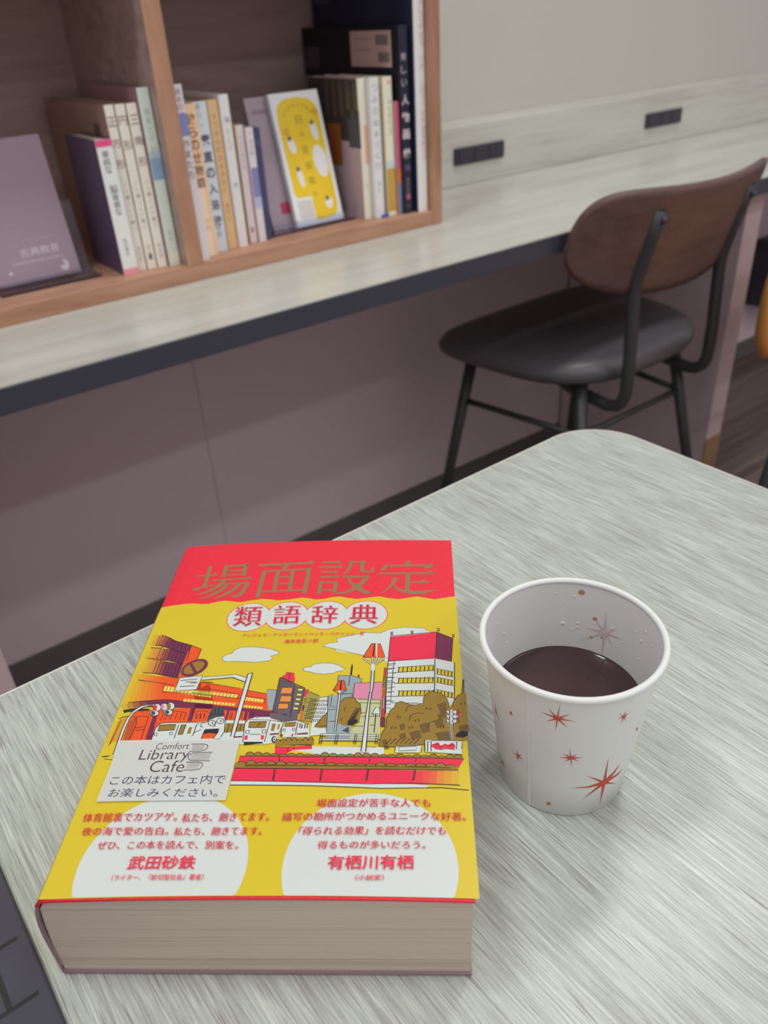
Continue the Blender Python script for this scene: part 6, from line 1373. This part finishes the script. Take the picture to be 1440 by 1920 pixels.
# dark box under the next bay of the counter
bx = thing('equipment_box', 'dark box mounted on the wall under the counter, beyond the support panel', 'box', W(2.50, 1.2875, TBL - 0.44), CYAW)
b = MB(); b.box(-0.173, 0.173, -0.085, 0.0, -0.098, 0.098, M_black, 0.006); b.build('housing', bx)
b = MB(); b.box(-0.160, 0.160, -0.088, -0.0852, -0.085, 0.085, mat('dark_cover_plate', (0.035, 0.033, 0.036, 1), 0.6), 0.001); b.build('front_plate', bx)

# ------------------------------------------------------------------ bookshelf on the counter
ZB = TBL + 0.0212
shelf = thing('bookshelf', 'oak bookshelf standing on the wall counter, filled with books', 'bookshelf', (0, 0, 0), CYAW)
SX0, SX1, HT = -0.010, 0.8697, TBL + 0.400
b = MB(); b.box(SX0 + .0202, SX1 - .0202, 1.0096, 1.2880, TBL + 0.0003, ZB, M_shelfboard, 0.0008); b.build('bottom_board', shelf)
b = MB(); b.box(SX0 + .0202, SX1 - .0202, 1.0096, 1.2880, HT - 0.020, HT, M_shelfboard, 0.0008); b.build('top_board', shelf)
for s0 in (SX0, SX1 - 0.020):
    b = MB(); b.box(s0, s0 + 0.020, 1.0093, 1.2885, TBL + 0.0003, HT, M_shelfwood, 0.0008); b.build('side_board', shelf)
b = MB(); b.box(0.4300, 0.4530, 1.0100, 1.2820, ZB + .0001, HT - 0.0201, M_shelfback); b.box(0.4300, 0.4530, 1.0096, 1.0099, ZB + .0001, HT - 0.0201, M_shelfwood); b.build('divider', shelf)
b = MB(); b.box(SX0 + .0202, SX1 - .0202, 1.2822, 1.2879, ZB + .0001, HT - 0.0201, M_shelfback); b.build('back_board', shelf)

# ------------------------------------------------------------------ books
_bm = {}
def bcol(c, rough=0.45):
    if isinstance(c, bpy.types.Material): return c
    k = tuple(c)
    if k not in _bm: _bm[k] = mat('book_colour_%d_%d_%d' % k, rgb(*k, 1.18), rough, 0.4)
    return _bm[k]
INKD = (92, 70, 74)
def lettering(mb, string, frame, x0, x1, y0, y1, m, k=0.0, off=0.0):
    """string filling the rectangle x0..x1, y0..y1 of a face; frame(x, y, lift) gives 3D points"""
    vs, fs, asp = glyphs(string, off)
    V = [mb.bm.verts.new(frame(x0 + (x1 - x0) * x, y0 + (y1 - y0) * y, k)) for x, y in vs]
    i = mb.mi(m)
    for f in fs:
        try: g = mb.bm.faces.new([V[j] for j in f]); g.material_index = i
        except ValueError: pass
def book(label, s0, s1, n0, depth, h, spine, side, prints=(), group=None, soft=False, z0=0.0, name='book'):
    w = (s1 - s0) / 2 - 0.00025
    t = thing(name, label, 'book', W((s0 + s1) / 2, n0, ZB + 0.0002 + z0), CYAW, group)
    cb = 0.0012 if w > 0.0045 else 0.0007
    b = MB(); b.box(-w + cb + .0001, w - cb - .0001, 0.0022, depth - 0.002, 0.0020, h - 0.0020, M_paper); b.build('page_block', t)
    b = MB()
    ms, mc = bcol(spine), bcol(side)
    # boards and a slightly rounded spine in one shell
    b.box(-w, -w + cb, 0.0016, depth, 0, h, mc); b.box(w - cb, w, 0.0016, depth, 0, h, mc)
    r = 0.0012
    arc = [(-w, 0.0016)] + [(-w + r - r * math.cos(a), 0.0016 - r * math.sin(a)) for a in (0.5, 1.0, 1.5708)] + [(w - r + r * math.cos(a), 0.0016 - r * math.sin(a)) for a in (1.5708, 1.0, 0.5)] + [(w, 0.0016)]
    ks = b.mi(ms)
    lo = [b.bm.verts.new((x, y, 0)) for x, y in arc]; hi = [b.bm.verts.new((x, y, h)) for x, y in arc]
    for i in range(len(arc) - 1):
        f = b.bm.faces.new([lo[i], lo[i + 1], hi[i + 1], hi[i]]); f.material_index = ks
    bmesh.ops.recalc_face_normals(b.bm, faces=b.bm.faces[:])
    fs_ = lambda x, y, k: (x, 0.0004 - 0.00015 - k, y)
    fl_ = lambda x, y, k: (-w - 0.00015 - k, x, y)
    for p in prints:
        kd = p[0]
        if kd == 'band':      # spine band between two heights
            _, z0_, z1_, c = p[:4]; x0 = -w + .0002 if len(p) < 5 else p[4] * w; x1 = w - .0002 if len(p) < 6 else p[5] * w
            b.face([fs_(x0, z0_, -.00004), fs_(x1, z0_, -.00004), fs_(x1, z1_, -.00004), fs_(x0, z1_, -.00004)], bcol(c))
        elif kd == 'side':    # rectangle on the left cover: from the spine (y) and height (z)
            _, y0_, y1_, z0_, z1_, c = p[:6]
            lf = 0.0 if len(p) < 7 else p[6]
            b.face([fl_(y0_, z0_, lf), fl_(y1_, z0_, lf), fl_(y1_, z1_, lf), fl_(y0_, z1_, lf)], bcol(c))
        elif kd == 'bars':
            _, y0_, y1_, z0_, z1_, c = p; n = 13
            for i in range(n):
                a = y0_ + (y1_ - y0_) * i / n; e = a + (y1_ - y0_) / n * (0.75 if i % 3 else 0.45)
                b.face([fl_(a, z0_, .0001), fl_(e, z0_, .0001), fl_(e, z1_, .0001), fl_(a, z1_, .0001)], bcol(c))
        elif kd == 'v':       # characters set one above the other down the spine
            _, txt, zt, size, pitch, c = p[:6]; xo = p[6] * w if len(p) > 6 else 0; of = p[7] if len(p) > 7 else 0.0
            for i, ch in enumerate(txt):
                z1_ = zt - pitch * i
                if ch != ' ': lettering(b, ch, fs_, xo - size / 2, xo + size / 2, z1_ - size, z1_, bcol(c), 0.00004, of)
        elif kd == 'tab':
            _, z0_, z1_, c = p; b.box(w * .2, w + .004, -0.004, 0.0, z0_, z1_, bcol(c))
    b.build('cover', t, recalc=False)
    return t
G1, G2 = 'books in the left compartment', 'books left of the yellow display book', 
G3 = 'books at the right end of the shelf'
WH = (226, 226, 220)
book('small white-spined book with pink spine ends and a dark violet cover', 0.3522, 0.3728, 1.0330, 0.108, 0.159, (222, 226, 224), (88, 74, 100), [('band', 0, .0075, (226, 150, 168)), ('band', .151, .1588, (224, 84, 138)), ('v', '単純な', .147, .0085, .0085, (96, 78, 92), -.1), ('v', '脳', .108, .0095, .01, (96, 78, 92)), ('v', '複雑な', .098, .008, .0085, (104, 88, 100)), ('v', '私文庫本', .045, .005, .0055, (140, 130, 138))], G1)
ls = lambda t, n: [('v', t, .181, .0105, .0235 if n == 3 else .027, (132, 96, 92)), ('v', 'ブルーノムナーリ', .108, .005, .0075, (182, 172, 160)), ('v', '平凡社', .030, .0055, .0065, (150, 140, 132))]
book('cream spined book of three, next to the small violet book, with a taupe cover', 0.3740, 0.3860, 1.0390, 0.225, 0.194, (228, 225, 214), (150, 122, 112), ls('正方形', 3) + [('side', .030, .050, .150, .172, (86, 78, 84)), ('side', .026, .040, .135, .145, (86, 78, 84))], G1)
book('cream spined book of three, the middle one with a two-character title', 0.3864, 0.3994, 1.0370, 0.21, 0.1935, (229, 226, 215), (166, 140, 124), ls('円形', 2) + [('band', .012, .019, (96, 66, 76), -.35, .35)], G1)
book('cream spined book of three, the one touching the mint-coloured large book', 0.3998, 0.4132, 1.0350, 0.21, 0.1935, (230, 227, 217), (150, 120, 108), ls('三角形', 3), G1)
book('tall pale mint book with a blue spine band against the shelf divider', 0.4136, 0.4290, 1.0285, 0.160, 0.209, (206, 220, 208), (152, 118, 122), [('band', .106, .131, (134, 164, 194)), ('band', .131, .139, (172, 196, 204)), ('band', .004, .017, (222, 220, 200)), ('v', '風景との', .186, .007, .0095, (176, 188, 180)), ('v', '対話', .145, .008, .0105, (160, 170, 164)), ('v', '美術', .045, .006, .008, (176, 190, 182))], G1)

book('slim white book with a blue spine label hard against the divider', 0.4538, 0.4672, 1.0180, 0.13, 0.209, (214, 210, 216), (190, 180, 190), [('band', .152, .178, (124, 138, 192)), ('v', '絵本の', .205, .007, .0085, (140, 120, 140)), ('v', '作家たち', .148, .009, .012, (110, 90, 104))], G2)
book('book with a peach spine and brown brush title, second from the divider', 0.4682, 0.4874, 1.0320, 0.13, 0.1860, (232, 196, 158), (206, 180, 150), [('band', .0, .090, (236, 214, 188), -.9, .4), ('v', '彼らのせ物語', .175, .0125, .0150, (128, 92, 80), 0, .02), ('v', '文芸', .050, .006, .009, (200, 150, 120))], G2)
book('pale blue spined book with a bold dark title, third from the divider', 0.4882, 0.5086, 1.0440, 0.13, 0.1860, (204, 214, 222), (140, 150, 176), [('v', '素直の入浴決', .148, .0130, .0200, (92, 86, 110), 0.1, .03), ('v', '暮らし', .184, .007, .0095, (150, 160, 176), -.3), ('v', '新書館', .045, .0075, .009, (150, 156, 172))], G2)
book('tan spined book with a small brown title, fourth from the divider', 0.5108, 0.5262, 1.0480, 0.13, 0.1860, (216, 182, 134), (198, 160, 116), [('v', 'すてきな町の歩きかた', .170, .0065, .0100, (176, 124, 86)), ('v', '旅行人', .060, .0065, .0085, (176, 124, 86))], G2)
book('plain white spined book with a grey subtitle, fifth from the divider', 0.5266, 0.5410, 1.0450, 0.125, 0.1905, (218, 218, 218), (222, 214, 220), [('v', '海', .165, .0075, .01, (140, 130, 136)), ('v', 'のことば', .150, .005, .0065, (180, 176, 180)), ('v', '詩', .085, .007, .009, (168, 160, 166))], G2)
book('short white spined book with an ochre cover beside the plain white book', 0.5490, 0.5612, 1.0540, 0.105, 0.1520, (214, 206, 206), (196, 160, 84), [('v', '小さな庭の話', .140, .0048, .0075, (180, 170, 172)), ('band', .014, .021, (150, 96, 104), -.4, .2)], G2)
book('short white spined book with a blue-violet band, rightmost before the clear display stand', 0.5620, 0.5738, 1.0500, 0.105, 0.1480, (214, 208, 212), (200, 180, 186), [('band', .060, .098, (128, 130, 178)), ('band', .045, .060, (178, 180, 208)), ('v', '＋', .144, .005, .006, (220, 96, 90)), ('v', '夜の駅', .134, .0055, .0075, (170, 150, 160))], G2)
book('thin navy book between the short white books and the clear stand', 0.5746, 0.5850, 1.0520, 0.11, 0.1460, (66, 70, 104), (78, 74, 104), [('v', '星', .13, .006, .01, (100, 104, 140))], G2)

book('white spined book with an orange spine label and a dark patterned cover', 0.7446, 0.7584, 1.0440, 0.132, 0.191, (222, 220, 206), (182, 160, 170), [('side', .002, .130, .108, .190, (66, 60, 58)), ('side', .050, .085, .072, .130, (164, 96, 44), .0001), ('side', .000, .030, .100, .150, (78, 76, 88), .0001)] + [('side', .004 + k * .018, .012 + k * .018, .140, .188, (96, 84, 72), .0001) for k in range(5)] + [('band', .078, .130, (226, 172, 142), 0, .9), ('v', '花', .05, .006, .01, (190, 186, 176))], G3)
book('white spined book with a grey-blue title, right one of the white pair', 0.7590, 0.7762, 1.0350, 0.135, 0.191, (218, 220, 222), (214, 212, 206), [('v', 'つみの絵本づくり', .182, .0095, .0148, (162, 164, 178)), ('v', '福音', .052, .006, .009, (170, 186, 208)), ('tab', 0.0002, .004, (60, 92, 176))], G3)
book('cream book with a mustard lower spine and a red mark at its head', 0.7826, 0.7992, 1.0345, 0.13, 0.190, (224, 222, 202), (206, 196, 160), [('band', .006, .068, (192, 156, 76)), ('band', .068, .078, (200, 206, 216)), ('v', '＊', .186, .007, .01, (224, 92, 76), .3), ('v', '街と家と人', .160, .006, .0085, (168, 162, 156), .3), ('v', '文', .120, .006, .01, (170, 160, 150), .3)], G3)
book('thin multicoloured book squeezed between the mustard book and the black book', 0.8000, 0.8068, 1.0300, 0.12, 0.157, (196, 120, 140), (190, 150, 150), [('band', .0, .045, (112, 130, 160)), ('band', .045, .066, (206, 116, 66)), ('band', .066, .157, (196, 84, 118))], G3)
bk = book('tall black book with a white vertical title and a pale barcode sticker on its cover', 0.8072, 0.8240, 1.0255, 0.250, 0.252, (38, 38, 54), (30, 30, 38), [('v', '美しい', .218, .0095, .0165, (196, 184, 194), -.1), ('v', '人物画', .165, .0135, .0230, (206, 190, 200), 0, .03), ('v', '録', .093, .0140, .02, (206, 190, 200), 0, .03), ('band', .062, .070, (88, 76, 128), -.5, .6), ('v', '美術出版', .052, .0055, .0070, (150, 136, 150)), ('band', .0205, .0275, (206, 74, 128), -.4, .4), ('v', '社', .014, .006, .008, (110, 104, 120)), ('side', .018, .118, .200, .246, (200, 170, 164)), ('side', .205, .248, .196, .226, (74, 70, 84)), ('bars', .024, .056, .228, .241, (92, 84, 92)), ('bars', .022, .050, .206, .219, (92, 84, 92)), ('bars', .066, .110, .221, .223, (150, 126, 126)), ('bars', .066, .110, .235, .237, (150, 126, 126))], G3)
book('tallest book, white spine with faint red lettering against the right side board', 0.8290, 0.8480, 1.0180, 0.255, 0.315, (222, 220, 218), (36, 42, 68), [('v', 'ENVELOPES OF LETTERPRESS ', .312, .0075, .0100, (202, 170, 168), .55), ('v', '美術書', .118, .0055, .0090, (186, 176, 176), .55), ('side', .205, .250, .283, .312, (70, 76, 96))], G3)

# ------------------------------------------------------------------ display books on clear stands
def stand(label, s0, s1, n_foot, lean, back_h):
    """clear acrylic stand: foot, upturned lip and a leaning back"""
    t = thing('display_stand', label, 'stand', W((s0 + s1) / 2, n_foot, ZB + .0002), CYAW, 'clear book stands in the bookshelf')
    w = (s1 - s0) / 2
    b = MB(); b.box(-w, w, -0.020, 0.075, 0, 0.0025, M_acrylic, 0.0005); b.build('foot', t)
    b = MB(); b.box(-w, w, -0.0225, -0.0202, 0.0, 0.014, M_acrylic, 0.0005); b.build('lip', t)
    b = MB(); b.box(-w, w, 0.0, 0.0025, 0.0032, back_h, M_acrylic, 0.0005)
    o = b.build('back_rest', t, loc=(0, 0.0145, 0)); o.rotation_euler = (-lean, 0, 0)
    return t
def facing(label, s0, s1, n0, z0, thick, h, lean, cover, prints, yaw=0.0):
    """book standing face out, leaning back by lean; local x across, z up the cover, y back"""
    w = (s1 - s0) / 2
    t = thing('display_book', label, 'book', W((s0 + s1) / 2, n0, ZB + z0), CYAW + yaw)
    t.rotation_euler = (-lean, 0, CYAW + yaw)
    b = MB(); b.box(-w + .002, w - .002, 0.0013, thick - .0013, .002, h - .002, M_paper); b.build('page_block', t)
    b = MB(); mc = bcol(cover)
    b.box(-w, w, 0, .0012, 0, h, mc); b.box(-w, w, thick - .0012, thick, 0, h, mc); b.box(-w, -w + .0012, .0012, thick - .0012, 0, h, mc)
    bmesh.ops.recalc_face_normals(b.bm, faces=b.bm.faces[:])
    fr = lambda x, y, k: (x, -0.00012 - k, y)
    prints(b, fr, w, h)
    b.build('cover', t, recalc=False)
    return t
def ell(b, fr, cx, cy, rx, ry, m, k, n=28):
    b.face([fr(cx + rx * math.cos(2 * math.pi * i / n), cy + ry * math.sin(2 * math.pi * i / n), k) for i in range(n)], m)
stand('long clear acrylic stand holding the mauve display book at the far left', 0.205, 0.330, 1.0760, 0.225, 0.09)
def pr_mauve(b, fr, w, h):
    m = bcol((196, 190, 196)); m2 = bcol((176, 164, 172))
    lettering(b, '古典教育', fr, w - .066, w - .018, .029, .039, m)
    lettering(b, 'やさしい日本の', fr, w - .060, w - .020, .0465, .0500, m2)
    lettering(b, 'LANGUAGE AND CLASSICS', fr, w - .078, w - .016, .0215, .0245, m)
    ell(b, fr, w - .0180, .0115, .0055, .0065, m, 0); ell(b, fr, w - .0205, .0140, .0030, .0030, bcol((150, 128, 144)), .00005)
    ell(b, fr, w - .0840, .0135, .0020, .0020, m, 0)
facing('plain mauve-grey book displayed face out at the left end of the shelf', 0.188, 0.3115, 1.0735, 0.0075, 0.010, 0.163, 0.225, (150, 132, 146), pr_mauve)
stand('clear acrylic stand holding the yellow and white display book', 0.590, 0.735, 1.0800, 0.25, 0.09)
def pr_grey(b, fr, w, h):
    b.face([fr(-w + .020, .020, 0), fr(-w + .046, .020, 0), fr(-w + .046, .036, 0), fr(-w + .020, .036, 0)], bcol((176, 64, 94)))
    b.face([fr(-w + .008, h - .022, 0), fr(w - .02, h - .022, 0), fr(w - .02, h - .016, 0), fr(-w + .008, h - .016, 0)], bcol((140, 122, 140)))
facing('grey-mauve display book with a dark red label, half hidden behind the yellow one', 0.603, 0.712, 1.0795, 0.0032, 0.011, 0.178, 0.24, (164, 148, 160), pr_grey)
def pr_yellow(b, fr, w, h):
    Y = bcol((228, 196, 40)); Wt = bcol((224, 226, 226)); D = bcol((150, 116, 50)); G = bcol((208, 206, 202)); O = bcol((216, 168, 40))
    sc = 2 * w / 0.083
    X = lambda f: -w + 2 * w * f
    Z = lambda f: h * (1 - f)
    # rounded yellow field: wide at the head, stepped round a white corner at the foot
    pts = [(.10, .12), (.16, .075), (.30, .045), (.55, .040), (.78, .06), (.90, .11), (.93, .18), (.93, .88), (.88, .945), (.76, .965), (.60, .97), (.46, .97), (.42, .965), (.42, .78), (.12, .78), (.08, .74), (.08, .2)]
    b.poly([fr(X(x), Z(y), .00004) for x, y in pts], Y)
    n = 9
    for i, ch in enumerate('小さな小さな絵本'):
        a = math.radians(155 - 130 * i / 7)
        cx, cz = X(.5 + .30 * math.cos(a)), Z(.20 - .105 * math.sin(a))
        lettering(b, ch, fr, cx - .0024, cx + .0024, cz - .0024, cz + .0024, D, .00008)
    for ch, y in zip('日々是探索う', (.205, .315, .43, .55, .665, .77)):
        s = .0075 if ch in '々う' else .011
        lettering(b, ch, fr, X(.50) - s / 2, X(.50) + s / 2, Z(y) - s / 2, Z(y) + s / 2, D, .00008)
    for x, y, rx, ry, lean in ((.77, .30, .07, .072, .02), (.25, .385, .07, .062, .02), (.285, .63, .055, .075, .015), (.76, .855, .075, .045, 0)):
        b.face([fr(X(x + rx * math.cos(a) - lean * math.sin(a)), Z(y - ry * math.sin(a)), .00008) for a in [2 * math.pi * i / 24 for i in range(24)]], Wt)
        ell(b, fr, X(x - .02), Z(y - ry + .008), .0035, .0035, bcol((124, 100, 96)), .00012, 10)
    b.face([fr(X(.77 + .14 * math.cos(a) - .02 * math.sin(a)), Z(.53 - .125 * math.sin(a)), .00008) for a in [2 * math.pi * i / 30 for i in range(30)]], Wt)
    for x, y in ((.2, .28), (.86, .16)):
        ell(b, fr, X(x), Z(y), .006, .005, O, .00006, 14)
    b.face([fr(X(.10), Z(.80), .00004), fr(X(.40), Z(.80), .00004), fr(X(.40), Z(.945), .00004), fr(X(.10), Z(.945), .00004)], G)
    for k in range(5): lettering(b, 'ちいさな本の展', fr, X(.12), X(.38), Z(.825 + k * .026) - .0014, Z(.825 + k * .026) + .0014, bcol((176, 172, 170)), .00008)
facing('white display book with a yellow rounded picture field, leaning on the clear stand', 0.6365, 0.7190, 1.0655, 0.0040, 0.009, 0.1805, 0.255, (222, 228, 228), pr_yellow)

# ------------------------------------------------------------------ chair at the counter
chair = thing('chair', 'walnut-backed black metal chair with a dark leather seat tucked under the counter', 'chair', (0.55736 * .925, 1.41164 * .925, 0), 0.640)
chair.scale = (.925, .925, .925)
DZ = 0.08245
# seat: rounded cushion, wider at the front
def seat_outline(k):
    pts = []
    for i in range(48):
        a = 2 * math.pi * i / 48; c, s_ = math.cos(a), math.sin(a)
        e = 0.62 if s_ < 0 else 0.36
        x = math.copysign(abs(c) ** e, c); y = math.copysign(abs(s_) ** e, s_)
        wx = 0.222 + 0.042 * (y + 1) / 2
        if y < 0: wx *= 1 - 0.10 * y * y
        pts.append((-0.012 + x * wx * k, 0.213 + y * 0.193 * k))
    return pts
b = MB(); k = b.mi(M_seat)
rings = []
for kk, z in ((0.0, .4620), (.35, .4610), (.7, .4580), (.88, .4530), (.96, .4450), (1.0, .4320), (.99, .4190), (.96, .4120), (.80, .4100), (0.0, .4100)):
    rings.append([b.bm.verts.new((x, y, z)) for x, y in seat_outline(max(kk, 0.001))])
for A, B in zip(rings, rings[1:]):
    for i in range(48):
        f = b.bm.faces.new([A[i], A[(i + 1) % 48], B[(i + 1) % 48], B[i]]); f.material_index = k; f.smooth = True
b.build('seat', chair, loc=(0, 0, DZ))
# bent plywood back
b = MB(); k = b.mi(M_shell)
HW = 0.268
def shell_pt(u, t, off):
    x = HW * u if u < 0 else .218 * u
    h = .092 * max(0.0, 1 - abs(u) ** (9 if t > .5 else 3.0)) ** (0.42 if t > .5 else 0.5) + .0006
    zc = .661 + .014 * u * u
    z = zc + h * (2 * t - 1)
    m = -0.022 + 1.0 * x * x - .28 * (z - TBL + .07) + off
    return (x, m, z)
NU, NT = 60, 12
F = [[b.bm.verts.new(shell_pt(math.sin(math.pi * (i / NU - .5)), j / NT, 0)) for j in range(NT + 1)] for i in range(NU + 1)]
B_ = [[b.bm.verts.new(shell_pt(math.sin(math.pi * (i / NU - .5)), j / NT, 0.0095)) for j in range(NT + 1)] for i in range(NU + 1)]
def quad(a, c, d, e, sm=True):
    f = b.bm.faces.new([a, c, d, e]); f.material_index = k; f.smooth = sm
for i in range(NU):
    for j in range(NT):
        quad(F[i][j], F[i + 1][j], F[i + 1][j + 1], F[i][j + 1]); quad(B_[i][j], B_[i][j + 1], B_[i + 1][j + 1], B_[i + 1][j])
    for j in (0, NT): quad(F[i][j], F[i + 1][j], B_[i + 1][j], B_[i][j], False)
for j in range(NT):
    for i in (0, NU): quad(F[i][j], F[i][j + 1], B_[i][j + 1], B_[i][j], False)
b.build('backrest', chair, loc=(0, 0, DZ))
for sx in (-1, 1):
    x = 0.1286 * sx
    pts = [(x, -.0215, .722), (x, -.010, .680), (x, .002, .635), (x, .0085, .605), (x, .0100, .580), (x, .0080, .540), (x, .004, .470), (x, .003, .420), (x, .004, .395), (x, .010, .378), (x, .022, .367), (x, .040, .3630), (x, .12, .3700), (x, .20, .3900)]
    b = MB(); b.tube(pts, [.012, .0135, .0135, .0125] + [.0115] * 10, M_metal, 14); up = b.build('back_upright', chair, loc=(0, 0, DZ))
    b = MB(); b.lathe([(0, 0), (.006, 0), (.006, .003), (0, .004)], mat('steel_bolt', (.10, .10, .16, 1), .3, metal=.6), 16)
    o = b.build('bolt', up, loc=(x, -.0300, .706)); o.rotation_euler = (math.radians(100), 0, 0)
legs = {'fl': ((-.190, .335, .409), (-.262, .395, -DZ)), 'fr': ((.170, .340, .409), (.205, .395, -DZ)), 'rl': ((-.155, .085, .409), (-.190, .010, -DZ)), 'rr': ((.130, .085, .409), (.215, .000, -DZ))}
for kname, (a, c) in legs.items():
    b = MB(); b.tube([a, c], [.0125, .0095], M_metal, 14); b.build('leg', chair, loc=(0, 0, DZ))
def at(kname, z):
    a, c = legs[kname]; t = (a[2] - z) / (a[2] - c[2]); return tuple(a[i] + (c[i] - a[i]) * t for i in range(3))
for p, q in (('fl', 'rl'), ('rl', 'rr'), ('rr', 'fr')):
    b = MB(); b.tube([at(p, .300), at(q, .300)], .0065, M_metal, 10); b.build('stretcher', chair, loc=(0, 0, DZ))

# ------------------------------------------------------------------ second chair, only its back edge in the frame
ch2 = thing('upholstered_chair', 'tan leather chair cut off by the right edge of the photo', 'chair', W(1.466, 0.66, 0.0), CYAW)
b = MB(); k = b.mi(M_tan)
rg = []
for i in range(40):
    a = 2 * math.pi * i / 40
    row = []
    for kk, y in ((0.001, .026), (.6, .025), (.88, .019), (.97, .010), (1.0, 0.0), (.97, -.010), (.88, -.019), (.6, -.025), (.001, -.026)):
        c, s_ = math.cos(a), math.sin(a); e = .75
        x = math.copysign(abs(c) ** e, c) * .205 * kk; z = math.copysign(abs(s_) ** e, s_) * .105 * kk
        row.append(b.bm.verts.new((x, .040 + y - 1.1 * x * x, .545 + z)))
    rg.append(row)
for i in range(40):
    for j in range(8):
        f = b.bm.faces.new([rg[i][j], rg[(i + 1) % 40][j], rg[(i + 1) % 40][j + 1], rg[i][j + 1]]); f.material_index = k; f.smooth = True
b.build('backrest', ch2)
b = MB(); plate(b, rounded(-.20, .20, -.42, -.02, .09, 8), .385, .435, M_tan, None, .015); b.build('seat', ch2)
for x, y in ((-.16, -.37), (.16, -.37), (-.16, -.06), (.16, -.06)):
    b = MB(); b.tube([(x, y, .3845), (x * 1.15, y + (.03 if y > -.2 else -.03), 0)], [.013, .010], M_metal, 12); b.build('leg', ch2)
for x in (-.10, .10):
    b = MB(); b.tube([(x, -.035, .3848), (x, -.005, .42), (x, .0, .46), (x, .002, .52)], .010, M_metal, 12); b.build('back_upright', ch2)
